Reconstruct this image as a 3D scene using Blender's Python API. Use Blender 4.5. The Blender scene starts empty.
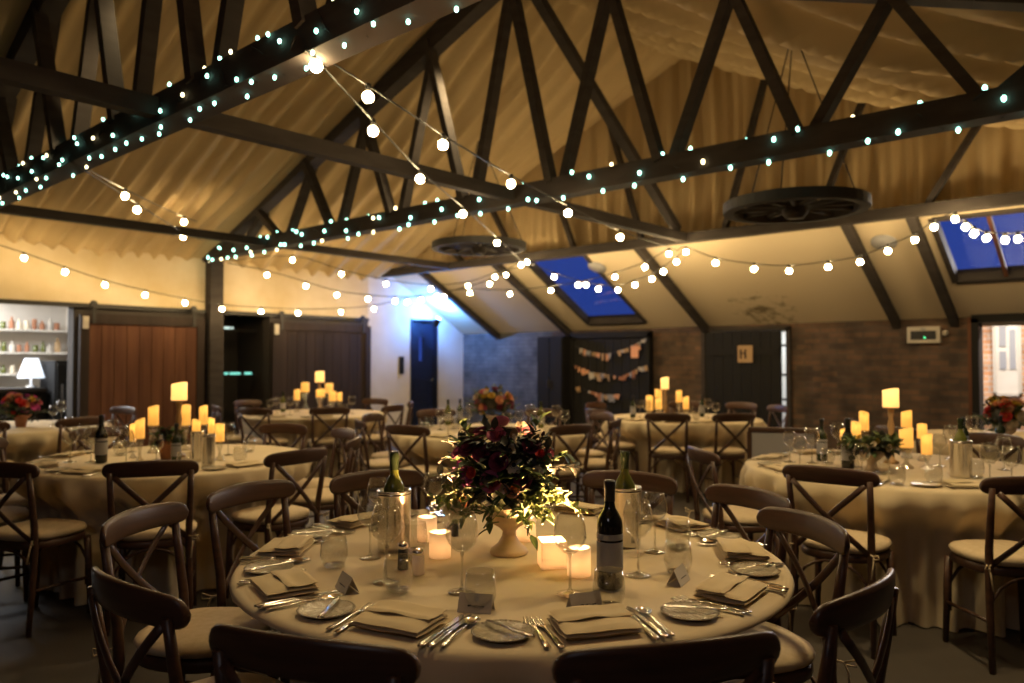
import bpy, math, random
from math import sin, cos, pi, radians as R, sqrt, atan2
from mathutils import Vector, Matrix, Euler
random.seed(7)
scn = bpy.context.scene
COL = scn.collection
# ------------------------------------------------------------------ camera
F = 767.0; HY = 362.0; EYE = 1.40; YAW = 41.5; PITCH = math.degrees(math.atan((HY-341.5)/F))
cam_d = bpy.data.cameras.new('camera'); cam = bpy.data.objects.new('camera', cam_d); COL.objects.link(cam)
cam_d.sensor_width = 36; cam_d.lens = F/1024*36; cam_d.clip_start = .05; cam_d.clip_end = 200
cam.location = (0, 0, EYE); cam.rotation_euler = (R(90+PITCH), 0, R(YAW))
cam_d.dof.use_dof = True; cam_d.dof.focus_distance = 2.25; cam_d.dof.aperture_fstop = 2.4
scn.camera = cam
CM = cam.rotation_euler.to_matrix()
CY, SY = cos(R(YAW)), sin(R(YAW))
def c2w(X, Y): return (CY*X-SY*Y, SY*X+CY*Y)          # camera plan (right, ahead) -> room plan
def ray(px, py): return CM @ Vector(((px-512)/F, (341.5-py)/F, -1))
def at_z(px, py, z):
    d = ray(px, py); k = (z-EYE)/d.z; return Vector((d.x*k, d.y*k, z))
def at_y(px, py, y):
    d = ray(px, py); k = y/d.y; return Vector((d.x*k, y, EYE+d.z*k))
def at_x(px, py, x):
    d = ray(px, py); k = x/d.x; return Vector((x, d.y*k, EYE+d.z*k))
# ------------------------------------------------------------------ materials
def mat(name, col, rough=.6, metal=0, noise=None, bump=None, spec=.5, trans=0, emit=None, coat=0, ior=1.45, sheen=0, alpha=1):
    m = bpy.data.materials.new(name); m.use_nodes = True
    nt = m.node_tree; b = nt.nodes['Principled BSDF']
    b.inputs['Base Color'].default_value = (*col, 1); b.inputs['Roughness'].default_value = rough
    b.inputs['Metallic'].default_value = metal; b.inputs['Specular IOR Level'].default_value = spec
    b.inputs['Transmission Weight'].default_value = trans; b.inputs['Coat Weight'].default_value = coat
    b.inputs['IOR'].default_value = ior; b.inputs['Sheen Weight'].default_value = sheen
    if emit:
        b.inputs['Emission Color'].default_value = (*emit[0], 1); b.inputs['Emission Strength'].default_value = emit[1]
    if noise or bump:
        tc = nt.nodes.new('ShaderNodeTexCoord'); mp = nt.nodes.new('ShaderNodeMapping')
        nt.links.new(tc.outputs['Object'], mp.inputs['Vector'])
    if noise:   # (scale xyz, second colour, detail, low, high)
        sc, c2, det, lo, hi = noise
        mp.inputs['Scale'].default_value = sc
        n = nt.nodes.new('ShaderNodeTexNoise'); n.inputs['Scale'].default_value = 1; n.inputs['Detail'].default_value = det
        nt.links.new(mp.outputs['Vector'], n.inputs['Vector'])
        r = nt.nodes.new('ShaderNodeValToRGB'); r.color_ramp.elements[0].position = lo; r.color_ramp.elements[1].position = hi
        r.color_ramp.elements[0].color = (*col, 1); r.color_ramp.elements[1].color = (*c2, 1)
        nt.links.new(n.outputs['Fac'], r.inputs['Fac']); nt.links.new(r.outputs['Color'], b.inputs['Base Color'])
    if bump:    # (scale, strength, distance)
        n2 = nt.nodes.new('ShaderNodeTexNoise'); n2.inputs['Scale'].default_value = bump[0]; n2.inputs['Detail'].default_value = 4
        nt.links.new(tc.outputs['Object'], n2.inputs['Vector'])
        bp = nt.nodes.new('ShaderNodeBump'); bp.inputs['Strength'].default_value = bump[1]; bp.inputs['Distance'].default_value = bump[2]
        nt.links.new(n2.outputs['Fac'], bp.inputs['Height']); nt.links.new(bp.outputs['Normal'], b.inputs['Normal'])
    return m
def thin_glass(name, tint=(1, 1, 1), gloss=.9, base=.045):
    m = bpy.data.materials.new(name); m.use_nodes = True; nt = m.node_tree
    nt.nodes.remove(nt.nodes['Principled BSDF']); out = nt.nodes['Material Output']
    t = nt.nodes.new('ShaderNodeBsdfTransparent'); t.inputs['Color'].default_value = (*tint, 1)
    g = nt.nodes.new('ShaderNodeBsdfGlossy'); g.inputs['Roughness'].default_value = .04; g.inputs['Color'].default_value = (gloss,)*3+(1,)
    fc = nt.nodes.new('ShaderNodeLayerWeight'); fc.inputs['Blend'].default_value = .5
    pw = nt.nodes.new('ShaderNodeMath'); pw.operation = 'POWER'; pw.inputs[1].default_value = 3.4; nt.links.new(fc.outputs['Facing'], pw.inputs[0])
    lw = nt.nodes.new('ShaderNodeMath'); lw.operation = 'MULTIPLY_ADD'; lw.inputs[1].default_value = .9; lw.inputs[2].default_value = base; nt.links.new(pw.outputs[0], lw.inputs[0])
    mx = nt.nodes.new('ShaderNodeMixShader')
    nt.links.new(lw.outputs[0], mx.inputs['Fac']); nt.links.new(t.outputs[0], mx.inputs[1]); nt.links.new(g.outputs[0], mx.inputs[2])
    nt.links.new(mx.outputs[0], out.inputs['Surface']); return m
def emis(name, col, s):
    m = bpy.data.materials.new(name); m.use_nodes = True; nt = m.node_tree
    nt.nodes.remove(nt.nodes['Principled BSDF']); e = nt.nodes.new('ShaderNodeEmission')
    e.inputs['Color'].default_value = (*col, 1); e.inputs['Strength'].default_value = s
    nt.links.new(e.outputs[0], nt.nodes['Material Output'].inputs['Surface']); return m
def brick(name, c1, c2, mortar, rot='y'):
    m = bpy.data.materials.new(name); m.use_nodes = True; nt = m.node_tree; b = nt.nodes['Principled BSDF']
    tc = nt.nodes.new('ShaderNodeTexCoord'); mp = nt.nodes.new('ShaderNodeMapping')
    mp.inputs['Rotation'].default_value = (R(90), 0, 0) if rot == 'y' else (R(90), 0, R(90))
    nt.links.new(tc.outputs['Object'], mp.inputs['Vector'])
    br = nt.nodes.new('ShaderNodeTexBrick'); br.inputs['Scale'].default_value = 1
    br.inputs['Brick Width'].default_value = .225; br.inputs['Row Height'].default_value = .075; br.inputs['Mortar Size'].default_value = .008
    br.inputs['Color1'].default_value = (*c1, 1); br.inputs['Color2'].default_value = (*c2, 1); br.inputs['Mortar'].default_value = (*mortar, 1)
    nt.links.new(mp.outputs['Vector'], br.inputs['Vector'])
    n = nt.nodes.new('ShaderNodeTexNoise'); n.inputs['Scale'].default_value = 3.5; n.inputs['Detail'].default_value = 5
    nt.links.new(tc.outputs['Object'], n.inputs['Vector'])
    mx = nt.nodes.new('ShaderNodeMix'); mx.data_type = 'RGBA'; mx.blend_type = 'MULTIPLY'; mx.inputs['Factor'].default_value = .8
    r = nt.nodes.new('ShaderNodeValToRGB'); r.color_ramp.elements[0].position = .3; r.color_ramp.elements[1].position = .7
    r.color_ramp.elements[0].color = (.35, .35, .35, 1); r.color_ramp.elements[1].color = (1.5, 1.4, 1.3, 1)
    nt.links.new(n.outputs['Fac'], r.inputs['Fac']); nt.links.new(br.outputs['Color'], mx.inputs['A']); nt.links.new(r.outputs['Color'], mx.inputs['B'])
    nt.links.new(mx.outputs['Result'], b.inputs['Base Color']); b.inputs['Roughness'].default_value = .85
    bp = nt.nodes.new('ShaderNodeBump'); bp.inputs['Strength'].default_value = .5; bp.inputs['Distance'].default_value = .01; bp.invert = True
    nt.links.new(br.outputs['Fac'], bp.inputs['Height']); nt.links.new(bp.outputs['Normal'], b.inputs['Normal'])
    return m
def translucent(name, col, emit=None, rough=.5, mixf=.5):
    m = bpy.data.materials.new(name); m.use_nodes = True; nt = m.node_tree; b = nt.nodes['Principled BSDF']
    b.inputs['Base Color'].default_value = (*col, 1); b.inputs['Roughness'].default_value = rough
    t = nt.nodes.new('ShaderNodeBsdfTranslucent'); t.inputs['Color'].default_value = (*col, 1)
    mx = nt.nodes.new('ShaderNodeMixShader'); mx.inputs['Fac'].default_value = mixf
    nt.links.new(b.outputs[0], mx.inputs[1]); nt.links.new(t.outputs[0], mx.inputs[2])
    last = mx
    if emit:
        e = nt.nodes.new('ShaderNodeEmission'); e.inputs['Color'].default_value = (*emit[0], 1); e.inputs['Strength'].default_value = emit[1]
        ad = nt.nodes.new('ShaderNodeAddShader'); nt.links.new(mx.outputs[0], ad.inputs[0]); nt.links.new(e.outputs[0], ad.inputs[1]); last = ad
    nt.links.new(last.outputs[0], nt.nodes['Material Output'].inputs['Surface']); return m
M = {}
M['timber'] = mat('timber', (.040, .034, .031), .85, noise=((3, 3, 14), (.058, .049, .045), 4, .35, .7), spec=.2)
M['chair'] = mat('chair_wood', (.048, .024, .015), .36, noise=((6, 6, 40), (.085, .040, .023), 4, .3, .75), spec=.5)
M['cushion'] = mat('cushion_linen', (.55, .43, .27), .9, noise=((40, 40, 40), (.62, .50, .33), 3, .3, .7), bump=(160, .25, .002))
M['cloth'] = mat('cloth_linen', (.60, .49, .315), .92, noise=((5, 5, 5), (.66, .55, .37), 4, .35, .7), bump=(220, .12, .001), spec=.15, sheen=.1)
M['napkin'] = mat('napkin_linen', (.60, .49, .31), .92, bump=(260, .3, .001), spec=.1)
M['fabric'] = mat('canopy_fabric', (.43, .32, .17), .95, noise=((.7, .7, .7), (.51, .39, .22), 3, .3, .7), spec=.05)
M['plaster'] = mat('plaster', (.57, .45, .27), .9, noise=((1.6, 1.6, 1.6), (.68, .58, .42), 5, .35, .65), bump=(18, .12, .01), spec=.1)
M['white'] = mat('white_plaster', (.62, .56, .48), .9, noise=((2, 2, 2), (.68, .63, .56), 5, .35, .65), bump=(18, .1, .01), spec=.1)
M['brick'] = brick('old_brick', (.13, .075, .045), (.062, .042, .032), (.07, .055, .042))
M['brick_painted'] = brick('painted_brick', (.12, .125, .13), (.095, .10, .105), (.08, .08, .08))
M['brick_out'] = brick('orange_brick', (.62, .30, .14), (.7, .42, .25), (.6, .55, .5))
M['floor'] = mat('floor_concrete', (.045, .038, .032), .55, noise=((1.3, 1.3, 1.3), (.08, .068, .056), 6, .3, .7), bump=(30, .1, .004), spec=.4)
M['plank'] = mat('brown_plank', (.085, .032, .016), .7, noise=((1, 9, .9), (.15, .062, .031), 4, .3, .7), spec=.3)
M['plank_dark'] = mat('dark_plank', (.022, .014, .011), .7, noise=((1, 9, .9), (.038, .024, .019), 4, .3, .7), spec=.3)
M['dark'] = mat('dark_paint', (.012, .011, .0105), .7, spec=.25)
M['darkwall'] = mat('dark_wall', (.045, .036, .03), .8)
M['blue'] = mat('navy_paint', (.010, .014, .032), .45)
M['steel'] = mat('brushed_steel', (.72, .69, .66), .22, 1)
M['silver'] = mat('silver', (.82, .78, .72), .17, 1)
M['black'] = mat('black', (.012, .012, .012), .45)
M['iron'] = mat('iron', (.03, .027, .025), .6)
M['glass'] = thin_glass('clear_glass', (.93, .93, .92), 1.0)
M['plateglass'] = mat('hammered_glass', (.50, .44, .33), .12, noise=((60, 60, 60), (.36, .31, .22), 2, .3, .7), bump=(70, .9, .006), spec=.8)
M['wine'] = mat('red_bottle', (.012, .012, .010), .08, spec=.6)
M['greenglass'] = mat('green_bottle', (.11, .12, .025), .08, spec=.6)
M['darkgreen'] = mat('dark_green_bottle', (.02, .03, .014), .08, spec=.6)
M['paper'] = mat('paper', (.52, .47, .40), .8)
M['labelgrey'] = mat('label_grey', (.30, .30, .32), .7)
M['ink'] = mat('ink', (.05, .05, .05), .8)
M['frost'] = translucent('frosted_glass', (.97, .90, .84), rough=.3, mixf=.7)
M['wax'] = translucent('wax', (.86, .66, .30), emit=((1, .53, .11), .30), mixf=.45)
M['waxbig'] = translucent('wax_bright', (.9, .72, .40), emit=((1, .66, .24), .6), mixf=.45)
M['waxw'] = mat('tealight_wax', (.9, .82, .66), .5)
M['flame'] = emis('flame', (1, .62, .22), 60)
M['bulb'] = emis('festoon_bulb', (1, .72, .35), 150)
M['fairy'] = emis('fairy_bulb', (.40, 1.0, .78), 9)
M['fairyw'] = emis('fairy_bulb_warm', (1, .85, .45), 8)
M['wood_light'] = mat('turned_wood', (.42, .27, .13), .5)
M['terracotta'] = mat('terracotta', (.36, .16, .085), .8)
M['urn'] = mat('urn_stone', (.55, .42, .30), .55)
M['leaf'] = mat('leaf', (.045, .085, .028), .5, noise=((9, 9, 9), (.09, .13, .045), 3, .3, .7))
M['leafdark'] = mat('leaf_dark', (.030, .042, .026), .5, noise=((9, 9, 9), (.06, .05, .045), 3, .3, .7))
M['leaflime'] = mat('leaf_lime', (.085, .115, .028), .65, noise=((14, 14, 14), (.15, .17, .06), 3, .3, .7))
M['berry'] = mat('berry_leaf', (.07, .012, .03), .5)
M['pink'] = mat('petal_pink', (.55, .15, .22), .6)
M['rose'] = mat('petal_deep_rose', (.62, .16, .27), .6)
M['burgundy'] = mat('petal_burgundy', (.22, .035, .08), .6)
M['magenta'] = mat('petal_magenta', (.70, .10, .42), .6)
M['red'] = mat('petal_red', (.65, .06, .05), .6)
M['cream'] = mat('petal_cream', (.72, .62, .46), .6)
M['peach'] = mat('petal_peach', (.72, .36, .2), .6)
M['yellow'] = mat('petal_yellow', (.7, .48, .08), .6)
M['grey'] = mat('grey_upholstery', (.34, .34, .36), .9)
M['sky_glass'] = thin_glass('skylight_glass', (.9, .92, 1))
# ------------------------------------------------------------------ mesh builder
class MB:
    def __init__(s): s.v = []; s.f = []; s.m = []; s.mi = 0
    def add(s, vs, fs):
        o = len(s.v); s.v += [tuple(p) for p in vs]; s.f += [tuple(i+o for i in f) for f in fs]; s.m += [s.mi]*len(fs); return s
    def box(s, a, b, mtx=None):
        x0, y0, z0 = a; x1, y1, z1 = b
        vs = [Vector(p) for p in ((x0,y0,z0),(x1,y0,z0),(x1,y1,z0),(x0,y1,z0),(x0,y0,z1),(x1,y0,z1),(x1,y1,z1),(x0,y1,z1))]
        if mtx: vs = [mtx @ p for p in vs]
        return s.add(vs, [(0,3,2,1),(4,5,6,7),(0,1,5,4),(1,2,6,5),(2,3,7,6),(3,0,4,7)])
    def lathe(s, prof, n=24, c=(0,0,0), cap=True, mtx=None):
        vs = []; fs = []; k = len(prof)
        for i in range(n):
            a = 2*pi*i/n
            for r, z in prof:
                p = Vector((c[0]+r*cos(a), c[1]+r*sin(a), c[2]+z)); vs.append(mtx @ p if mtx else p)
        for i in range(n):
            j = (i+1) % n
            for q in range(k-1): fs.append((i*k+q, j*k+q, j*k+q+1, i*k+q+1))
        if cap:
            if prof[0][0] > 1e-6: fs.append(tuple(i*k for i in range(n))[::-1])
            if prof[-1][0] > 1e-6: fs.append(tuple(i*k+k-1 for i in range(n)))
        return s.add(vs, fs)
    def sweep(s, pts, w, h=None, n=8, up=(0,0,1), square=False, cap=True):
        """tube through pts; w,h = half sizes (number or list); up orients h"""
        P = [Vector(p) for p in pts]; k = len(P)
        W = w if isinstance(w, (list, tuple)) else [w]*k
        H = W if h is None else (h if isinstance(h, (list, tuple)) else [h]*k)
        ring = [(1,1),(-1,1),(-1,-1),(1,-1)] if square else [(cos(2*pi*i/n), sin(2*pi*i/n)) for i in range(n)]
        n = len(ring); vs = []; fs = []; U = Vector(up)
        for i in range(k):
            t = (P[min(i+1, k-1)]-P[max(i-1, 0)]).normalized()
            sd = t.cross(U)
            if sd.length < 1e-4: sd = t.cross(Vector((1, 0.01, 0)))
            sd.normalize(); u2 = sd.cross(t)
            for a, b in ring: vs.append(P[i]+sd*(a*W[i])+u2*(b*H[i]))
        for i in range(k-1):
            for q in range(n):
                r = (q+1) % n; fs.append((i*n+q, i*n+r, (i+1)*n+r, (i+1)*n+q))
        if cap: fs.append(tuple(range(n))[::-1]); fs.append(tuple((k-1)*n+q for q in range(n)))
        return s.add(vs, fs)
    def ball(s, c, r, n=10, m=6, sz=1):
        prof = [(r*sin(pi*i/m), -r*sz*cos(pi*i/m)) for i in range(m+1)]
        prof[0] = (1e-5, -r*sz); prof[-1] = (1e-5, r*sz)
        return s.lathe(prof, n, c, cap=False)
    def prism(s, poly, z0, z1, mtx=None, inset=0):
        n = len(poly); vs = [Vector((x, y, z0)) for x, y in poly]+[Vector((x, y, z1)) for x, y in poly]
        if mtx: vs = [mtx @ p for p in vs]
        return s.add(vs, [tuple(range(n))[::-1], tuple(range(n, 2*n))]+[(i, (i+1) % n, n+(i+1) % n, n+i) for i in range(n)])
    def grid(s, fn, nu, nv, wrap=False):
        vs = [fn(i/(nu if wrap else nu-1), j/(nv-1)) for i in range(nu) for j in range(nv)]; fs = []
        for i in range(nu if wrap else nu-1):
            for j in range(nv-1):
                a = (i % nu)*nv+j; b = ((i+1) % nu)*nv+j; fs.append((a, b, b+1, a+1))
        return s.add(vs, fs)
    def build(s, name, m, parent=None, smooth=True, bevel=0):
        me = bpy.data.meshes.new(name); me.from_pydata(s.v, [], s.f)
        ms = m if isinstance(m, (list, tuple)) else [m]
        for q in ms: me.materials.append(q)
        if len(ms) > 1: me.polygons.foreach_set('material_index', s.m)
        if smooth: me.polygons.foreach_set('use_smooth', [True]*len(me.polygons))
        me.update()
        o = bpy.data.objects.new(name, me); COL.objects.link(o)
        if parent: o.parent = parent
        if bevel:
            md = o.modifiers.new('bevel', 'BEVEL'); md.width = bevel; md.segments = 2; md.limit_method = 'ANGLE'
        if smooth and hasattr(me, 'shade_auto_smooth'): pass
        return o
def autosmooth(o, ang=40):
    me = o.data; me.set_sharp_from_angle(angle=R(ang)); return o
def tag(o, label=None, cat=None, group=None, kind=None):
    if label: o['label'] = label
    if cat: o['category'] = cat
    if group: o['group'] = group
    if kind: o['kind'] = kind
    return o
def empty(name, loc=(0,0,0), rz=0, label=None, cat=None, group=None, kind=None):
    o = bpy.data.objects.new(name, None); COL.objects.link(o); o.location = loc; o.rotation_euler = (0, 0, rz)
    o.empty_display_size = .05
    return tag(o, label, cat, group, kind)
def dup(o, parent=None, top=True):
    kids = [c for c in o.children]
    c = o.copy(); COL.objects.link(c)
    if parent is not None: c.parent = parent
    for k in kids: dup(k, c, False)
    return c
class Proto:
    """first call hands out the prototype itself, later calls copies"""
    def __init__(s, o): s.o = o; s.used = False
    def put(s, loc, rz=0, label=None, cat=None, group=None, sc=None, tilt=None):
        o = dup(s.o) if s.used else s.o; first = not s.used; s.used = True
        if not first and 'group' in o: del o['group']
        o.location = loc; o.rotation_euler = (tilt[0] if tilt else 0, tilt[1] if tilt else 0, rz)
        o.scale = (sc if isinstance(sc, (tuple, list)) else (sc,)*3) if sc else (1, 1, 1)
        return tag(o, label, cat, group)
def lamp(name, kind, loc, energy, col, size=.05, rot=None, **kw):
    d = bpy.data.lights.new(name, kind); d.energy = energy; d.color = col
    if kind == 'AREA':
        d.size = size
    else: d.shadow_soft_size = size
    for k, v in kw.items(): setattr(d, k, v)
    o = bpy.data.objects.new(name, d); COL.objects.link(o); o.location = loc
    if rot: o.rotation_euler = rot
    return o
# ------------------------------------------------------------------ room shell
UL, UR, RU = -10.8, 1.14, -4.83; EZ, RZ = 2.97, 5.39; BG, BB, BN = 8.85, 10.75, -3.6
def zr(u): return RZ-(RZ-EZ)/5.97*abs(u-RU)
def za(b): return 2.93-.545*(b-8.95)
def struct(mb, name, m, smooth=False, **k): return tag(mb.build(name, m, None, smooth, **k), kind='structure')
struct(MB().box((-13.6, BN-.2, -.2), (UR+.3, 14.5, 0)), 'floor', M['floor'])
w = MB()                                              # long wall with bar hatch and a store doorway
for b0, b1, z0, z1 in ((BN-.2, 8.4, 2.12, 3.05),):
    w.box((UL-.2, b0, z0), (UL, b1, z1))
struct(w, 'wall_long_side', M['plaster'])
w = MB()
for b0, b1, z0, z1 in ((BN-.2, 1.2, 0, 2.12), (3.66, 5.72, 0, 2.12), (6.48, 8.4, 0, 2.12)): w.box((UL-.2, b0, z0), (UL, b1, z1))
struct(w, 'wall_long_side_lower', M['darkwall'])
w = MB()
for b0, b1, z0, z1 in ((8.4, 9.37, 0, 3.05), (9.37, 10.05, 2.2, 3.05), (10.05, BB+.2, 0, 3.05)):
    w.box((UL-.2, b0, z0), (UL, b1, z1))
struct(w, 'wall_corner', M['white'])
w = MB()
for u0, u1, z0, z1 in ((-8.55, -5.56, 0, 2.05), (-5.56, -4.26, 1.87, 2.05), (-4.26, -1.93, 0, 2.05), (-1.93, -.75, 1.9, 2.05), (-.75, UR+.2, 0, 2.05)):
    w.box((u0, BB, z0), (u1, BB+.2, z1))
struct(w, 'wall_back', M['brick'])
struct(MB().box((UL-.2, BB, 0), (-8.55, BB+.2, 2.05)), 'wall_back_painted', M['brick_painted'])
struct(MB().box((UR, BN-.2, 0), (UR+.2, BB+.2, 3.05)), 'wall_right', M['plank_dark'])
w = MB(); w.prism([(UL-.2, 0), (UR+.2, 0), (UR+.2, 3), (RU, 5.45), (UL-.2, 3)], 0, .2, Matrix.Translation((0, BN, 0)) @ Matrix.Rotation(R(90), 4, 'X'))
struct(w, 'wall_rear', M['plank_dark'])
w = MB()                                              # roof deck over the cloth
for u0, u1 in ((UL-.3, RU), (RU, UR+.3)):
    w.add([(u0, BN-.3, zr(u0)+.2), (u1, BN-.3, zr(u1)+.2), (u1, BG+.15, zr(u1)+.2), (u0, BG+.15, zr(u0)+.2),
           (u0, BN-.3, zr(u0)+.3), (u1, BN-.3, zr(u1)+.3), (u1, BG+.15, zr(u1)+.3), (u0, BG+.15, zr(u0)+.3)],
          [(0,3,2,1),(4,5,6,7),(0,1,5,4),(1,2,6,5),(2,3,7,6),(3,0,4,7)])
w.prism([(UL-.2, 2.97), (UR+.2, 2.97), (UR+.2, zr(UR)+.2), (RU, RZ+.22), (UL-.2, zr(UL)+.2)], 0, .08, Matrix.Translation((0, BG+.14, 0)) @ Matrix.Rotation(R(90), 4, 'X'))
struct(w, 'roof', M['dark'])
# lean-to ceiling with two roof windows
def slab(mb, u0, u1, b0, b1, dz=0, th=.1):
    vs = [(u, b, za(b)+dz+t) for t in (0, th) for u, b in ((u0, b0), (u1, b0), (u1, b1), (u0, b1))]
    mb.add(vs, [(0,3,2,1),(4,5,6,7),(0,1,5,4),(1,2,6,5),(2,3,7,6),(3,0,4,7)])
SK = [(-7.62, -6.52, 8.9, 10.58), (-2.02, -.55, 8.98, 10.05)]
w = MB(); B0, B1 = 8.86, BB+.2
slab(w, UL-.2, SK[0][0], B0, B1); slab(w, SK[0][1], SK[1][0], B0, B1); slab(w, SK[1][1], UR+.2, B0, B1)
for a, b, c, d in SK: slab(w, a, b, B0, c); slab(w, a, b, d, B1)
stain = M['plaster_stain'] = mat('plaster_aged', (.60, .50, .345), .9, bump=(18, .12, .01), spec=.1)
nt = stain.node_tree; tc = nt.nodes['Texture Coordinate'] if 'Texture Coordinate' in nt.nodes else nt.nodes.new('ShaderNodeTexCoord')
n1 = nt.nodes.new('ShaderNodeTexNoise'); n1.inputs['Scale'].default_value = 5; n1.inputs['Detail'].default_value = 8; n1.inputs['Roughness'].default_value = .7
nt.links.new(tc.outputs['Object'], n1.inputs['Vector'])
g = nt.nodes.new('ShaderNodeVectorMath'); g.operation = 'DISTANCE'; sp = at_y(762, 304, 10.45); g.inputs[1].default_value = (sp.x, 10.45, za(10.45))
nt.links.new(tc.outputs['Object'], g.inputs[0])
mr = nt.nodes.new('ShaderNodeMapRange'); mr.inputs['From Min'].default_value = .1; mr.inputs['From Max'].default_value = .95; mr.inputs['To Min'].default_value = .16; mr.inputs['To Max'].default_value = -.15
nt.links.new(g.outputs['Value'], mr.inputs['Value'])
ad = nt.nodes.new('ShaderNodeMath'); nt.links.new(n1.outputs['Fac'], ad.inputs[0]); nt.links.new(mr.outputs['Result'], ad.inputs[1])
rp = nt.nodes.new('ShaderNodeValToRGB'); rp.color_ramp.elements[0].position = .58; rp.color_ramp.elements[0].color = (.60, .50, .345, 1)
rp.color_ramp.elements[1].position = .72; rp.color_ramp.elements[1].color = (.20, .16, .10, 1)
nt.links.new(ad.outputs[0], rp.inputs['Fac']); nt.links.new(rp.outputs['Color'], nt.nodes['Principled BSDF'].inputs['Base Color'])
struct(w, 'ceiling_lean_to', stain)
for i, (a, b, c, d) in enumerate(SK):
    e = empty(f'window_{i+1}', kind='structure'); fr = MB()
    for q in ((a-.04, a+.02, c, d), (b-.02, b+.04, c, d), (a, b, c-.02, c+.03), (a, b, d-.03, d+.03)): slab(fr, *q, -.02, .14)
    fr.build('window_frame', M['timber'], e, False)
    mu = MB(); mid = (a+b)/2 if i == 0 else a+.5
    if i: slab(mu, mid-.02, mid+.02, c, d, 0, .06); mu.build('glazing_bar', M['plank'], e, False)
    gl = MB(); slab(gl, a, b, c, d, .07, .006); gl.build('pane', M['sky_glass'], e, False)
    e['label'] = ('blue roof window in the lean-to slope above the garland board', 'blue roof window with a brown bar above the bright doorway')[i]; e['category'] = 'window'
# ------------------------------------------------------------------ draped cloth under the roof
def fbm(*p):
    from mathutils import noise
    return noise.noise(Vector(p))
def drape(side, b0, b1, lam, amp, skew, sag, seed):
    ue = UL if side < 0 else UR; n, k = 60, max(30, int((b1-b0)/lam*9))
    def fn(s, t):
        b = b0+(b1-b0)*t; u = ue+(RU-ue)*s
        ph = 2*pi*(b+skew*s+.10*fbm(b*1.3, s*3, seed))/lam
        pl = amp*(sin(ph)+.4*sin(2*ph+1.3+4*fbm(b*.8, s*2, seed+3)))*(.75+.5*fbm(b*2, s*4, seed+9))
        z = zr(u)-.05-sag*sin(pi*s)*max(0, sin(pi*t))**.6-.05*sin(pi*t)+pl*min(1, 4*min(t, 1-t)+.25)+.05*fbm(b*.9, s*2.5, seed+5)
        return (u, b, z)
    return MB().grid(fn, n, k)
cl = empty('ceiling_canopy', kind='structure')
for side, nm in ((-1, 'wall side'), (1, 'open side')):
    for j, (b0, b1, lam, amp, sk, sg) in enumerate(((BN, 2.15, .28, .045, 0, .10), (2.15, 5.45, .25, .056, 0.2, .14), (5.45, BG-.02, .32, .062, 1.3, .20))):
        if side > 0: lam *= 1.7; sg *= 1.2; sk = 2.2; amp *= 2.3
        drape(side, b0, b1, lam, amp, sk, sg, j*7+side).build('canopy_cloth', M['fabric'], cl)
def gab(s, t):
    u = UL+(UR-UL)*s; top = zr(u)-.02; z = 3.0+(top-3.0)*t
    f = .5+.5*(1-t)
    y = BG-.02+.03*f*sin(u*19+2*fbm(u*1.5, z*.5, 3))+.022*f*sin(u*43+3*fbm(u, z, 8))
    return (u, y, z)
MB().grid(gab, 420, 14).build('gable_cloth', M['fabric'], cl)
cl['label'] = 'pleated cream cloth lining the pitched roof and far gable'; cl['category'] = 'ceiling cloth'
# ------------------------------------------------------------------ timber frames
def bar(mb, p, q, wv, hv, up=(0, 0, 1)): return mb.sweep([p, q], wv/2, hv/2, up=up, square=True)
def truss(b, label, chord=.17, gable=0):
    t = empty('roof_truss', (0, b, 0), 0, label, 'roof truss', 'dark timber roof trusses')
    bar(MB(), (UL, 0, EZ), (UR, 0, EZ), chord, chord).build('bottom_chord', M['timber'], t, False)
    for s in (-1, 1):
        ue = UL if s < 0 else UR
        if gable: continue
        bar(MB(), (ue, 0, EZ+.0), (RU, 0, RZ-.21), .16, .24).build('rafter', M['timber'], t, False)
    nodes = [-4.27, -5.39, -6.51, -7.63, -8.75, -9.87, -3.15, -2.03, -.91, .21]
    for u in nodes:
        for d in (-1, 1):
            if gable and (d < 0) != (u < RU): continue
            if abs(u+.56*d-RU) > 5.6: continue
            ut = u+.56*d; o = .055*d*(0 if gable else 1)
            bar(MB(), (u+.03*d, o, EZ+.05), (ut-.0*d, o, zr(ut)-.16), .075 if not gable else .06, .105 if not gable else .085, up=(0, 1, 0)).build('web', M['timber'], t, False)
    return t
truss(2.15, 'dark timber roof truss nearest overhead, its chord rising to the top edge', .18)
truss(5.45, 'dark timber roof truss ending at the wall post, chord wound with lights', .17)
truss(BG-.13, 'dark timber truss against the far gable cloth', .12, 1)
def member(name, p, q, w_, h_, label, cat, up=(0, 0, 1), m='timber'):
    return tag(bar(MB(), p, q, w_, h_, up).build(name, M[m], None, False), label, cat)
member('tie_beam', (RU+.06, BN, EZ+.0), (RU+.06, BG-.2, EZ+.0), .10, .115, 'long dark tie beam under the ridge crossing the light-wound chords', 'beam')
member('tie_beam', (-9.08, BN, EZ), (-9.08, BG-.2, EZ), .09, .10, 'thin dark tie beam alongside the yellow wall', 'beam')
member('ridge_brace', (RU, BG-.25, EZ+.1), (RU, 5.6, 5.22), .09, .11, 'slanting dark brace rising from the gable end to the ridge', 'brace', up=(1, 0, 0))
tag(MB().box((UL+.002, 5.42, 0), (UL+.17, 5.62, EZ-.085)).build('timber_post', M['timber'], None, False, .008), 'square dark post between the two brown sliding doors', 'post')
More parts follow.
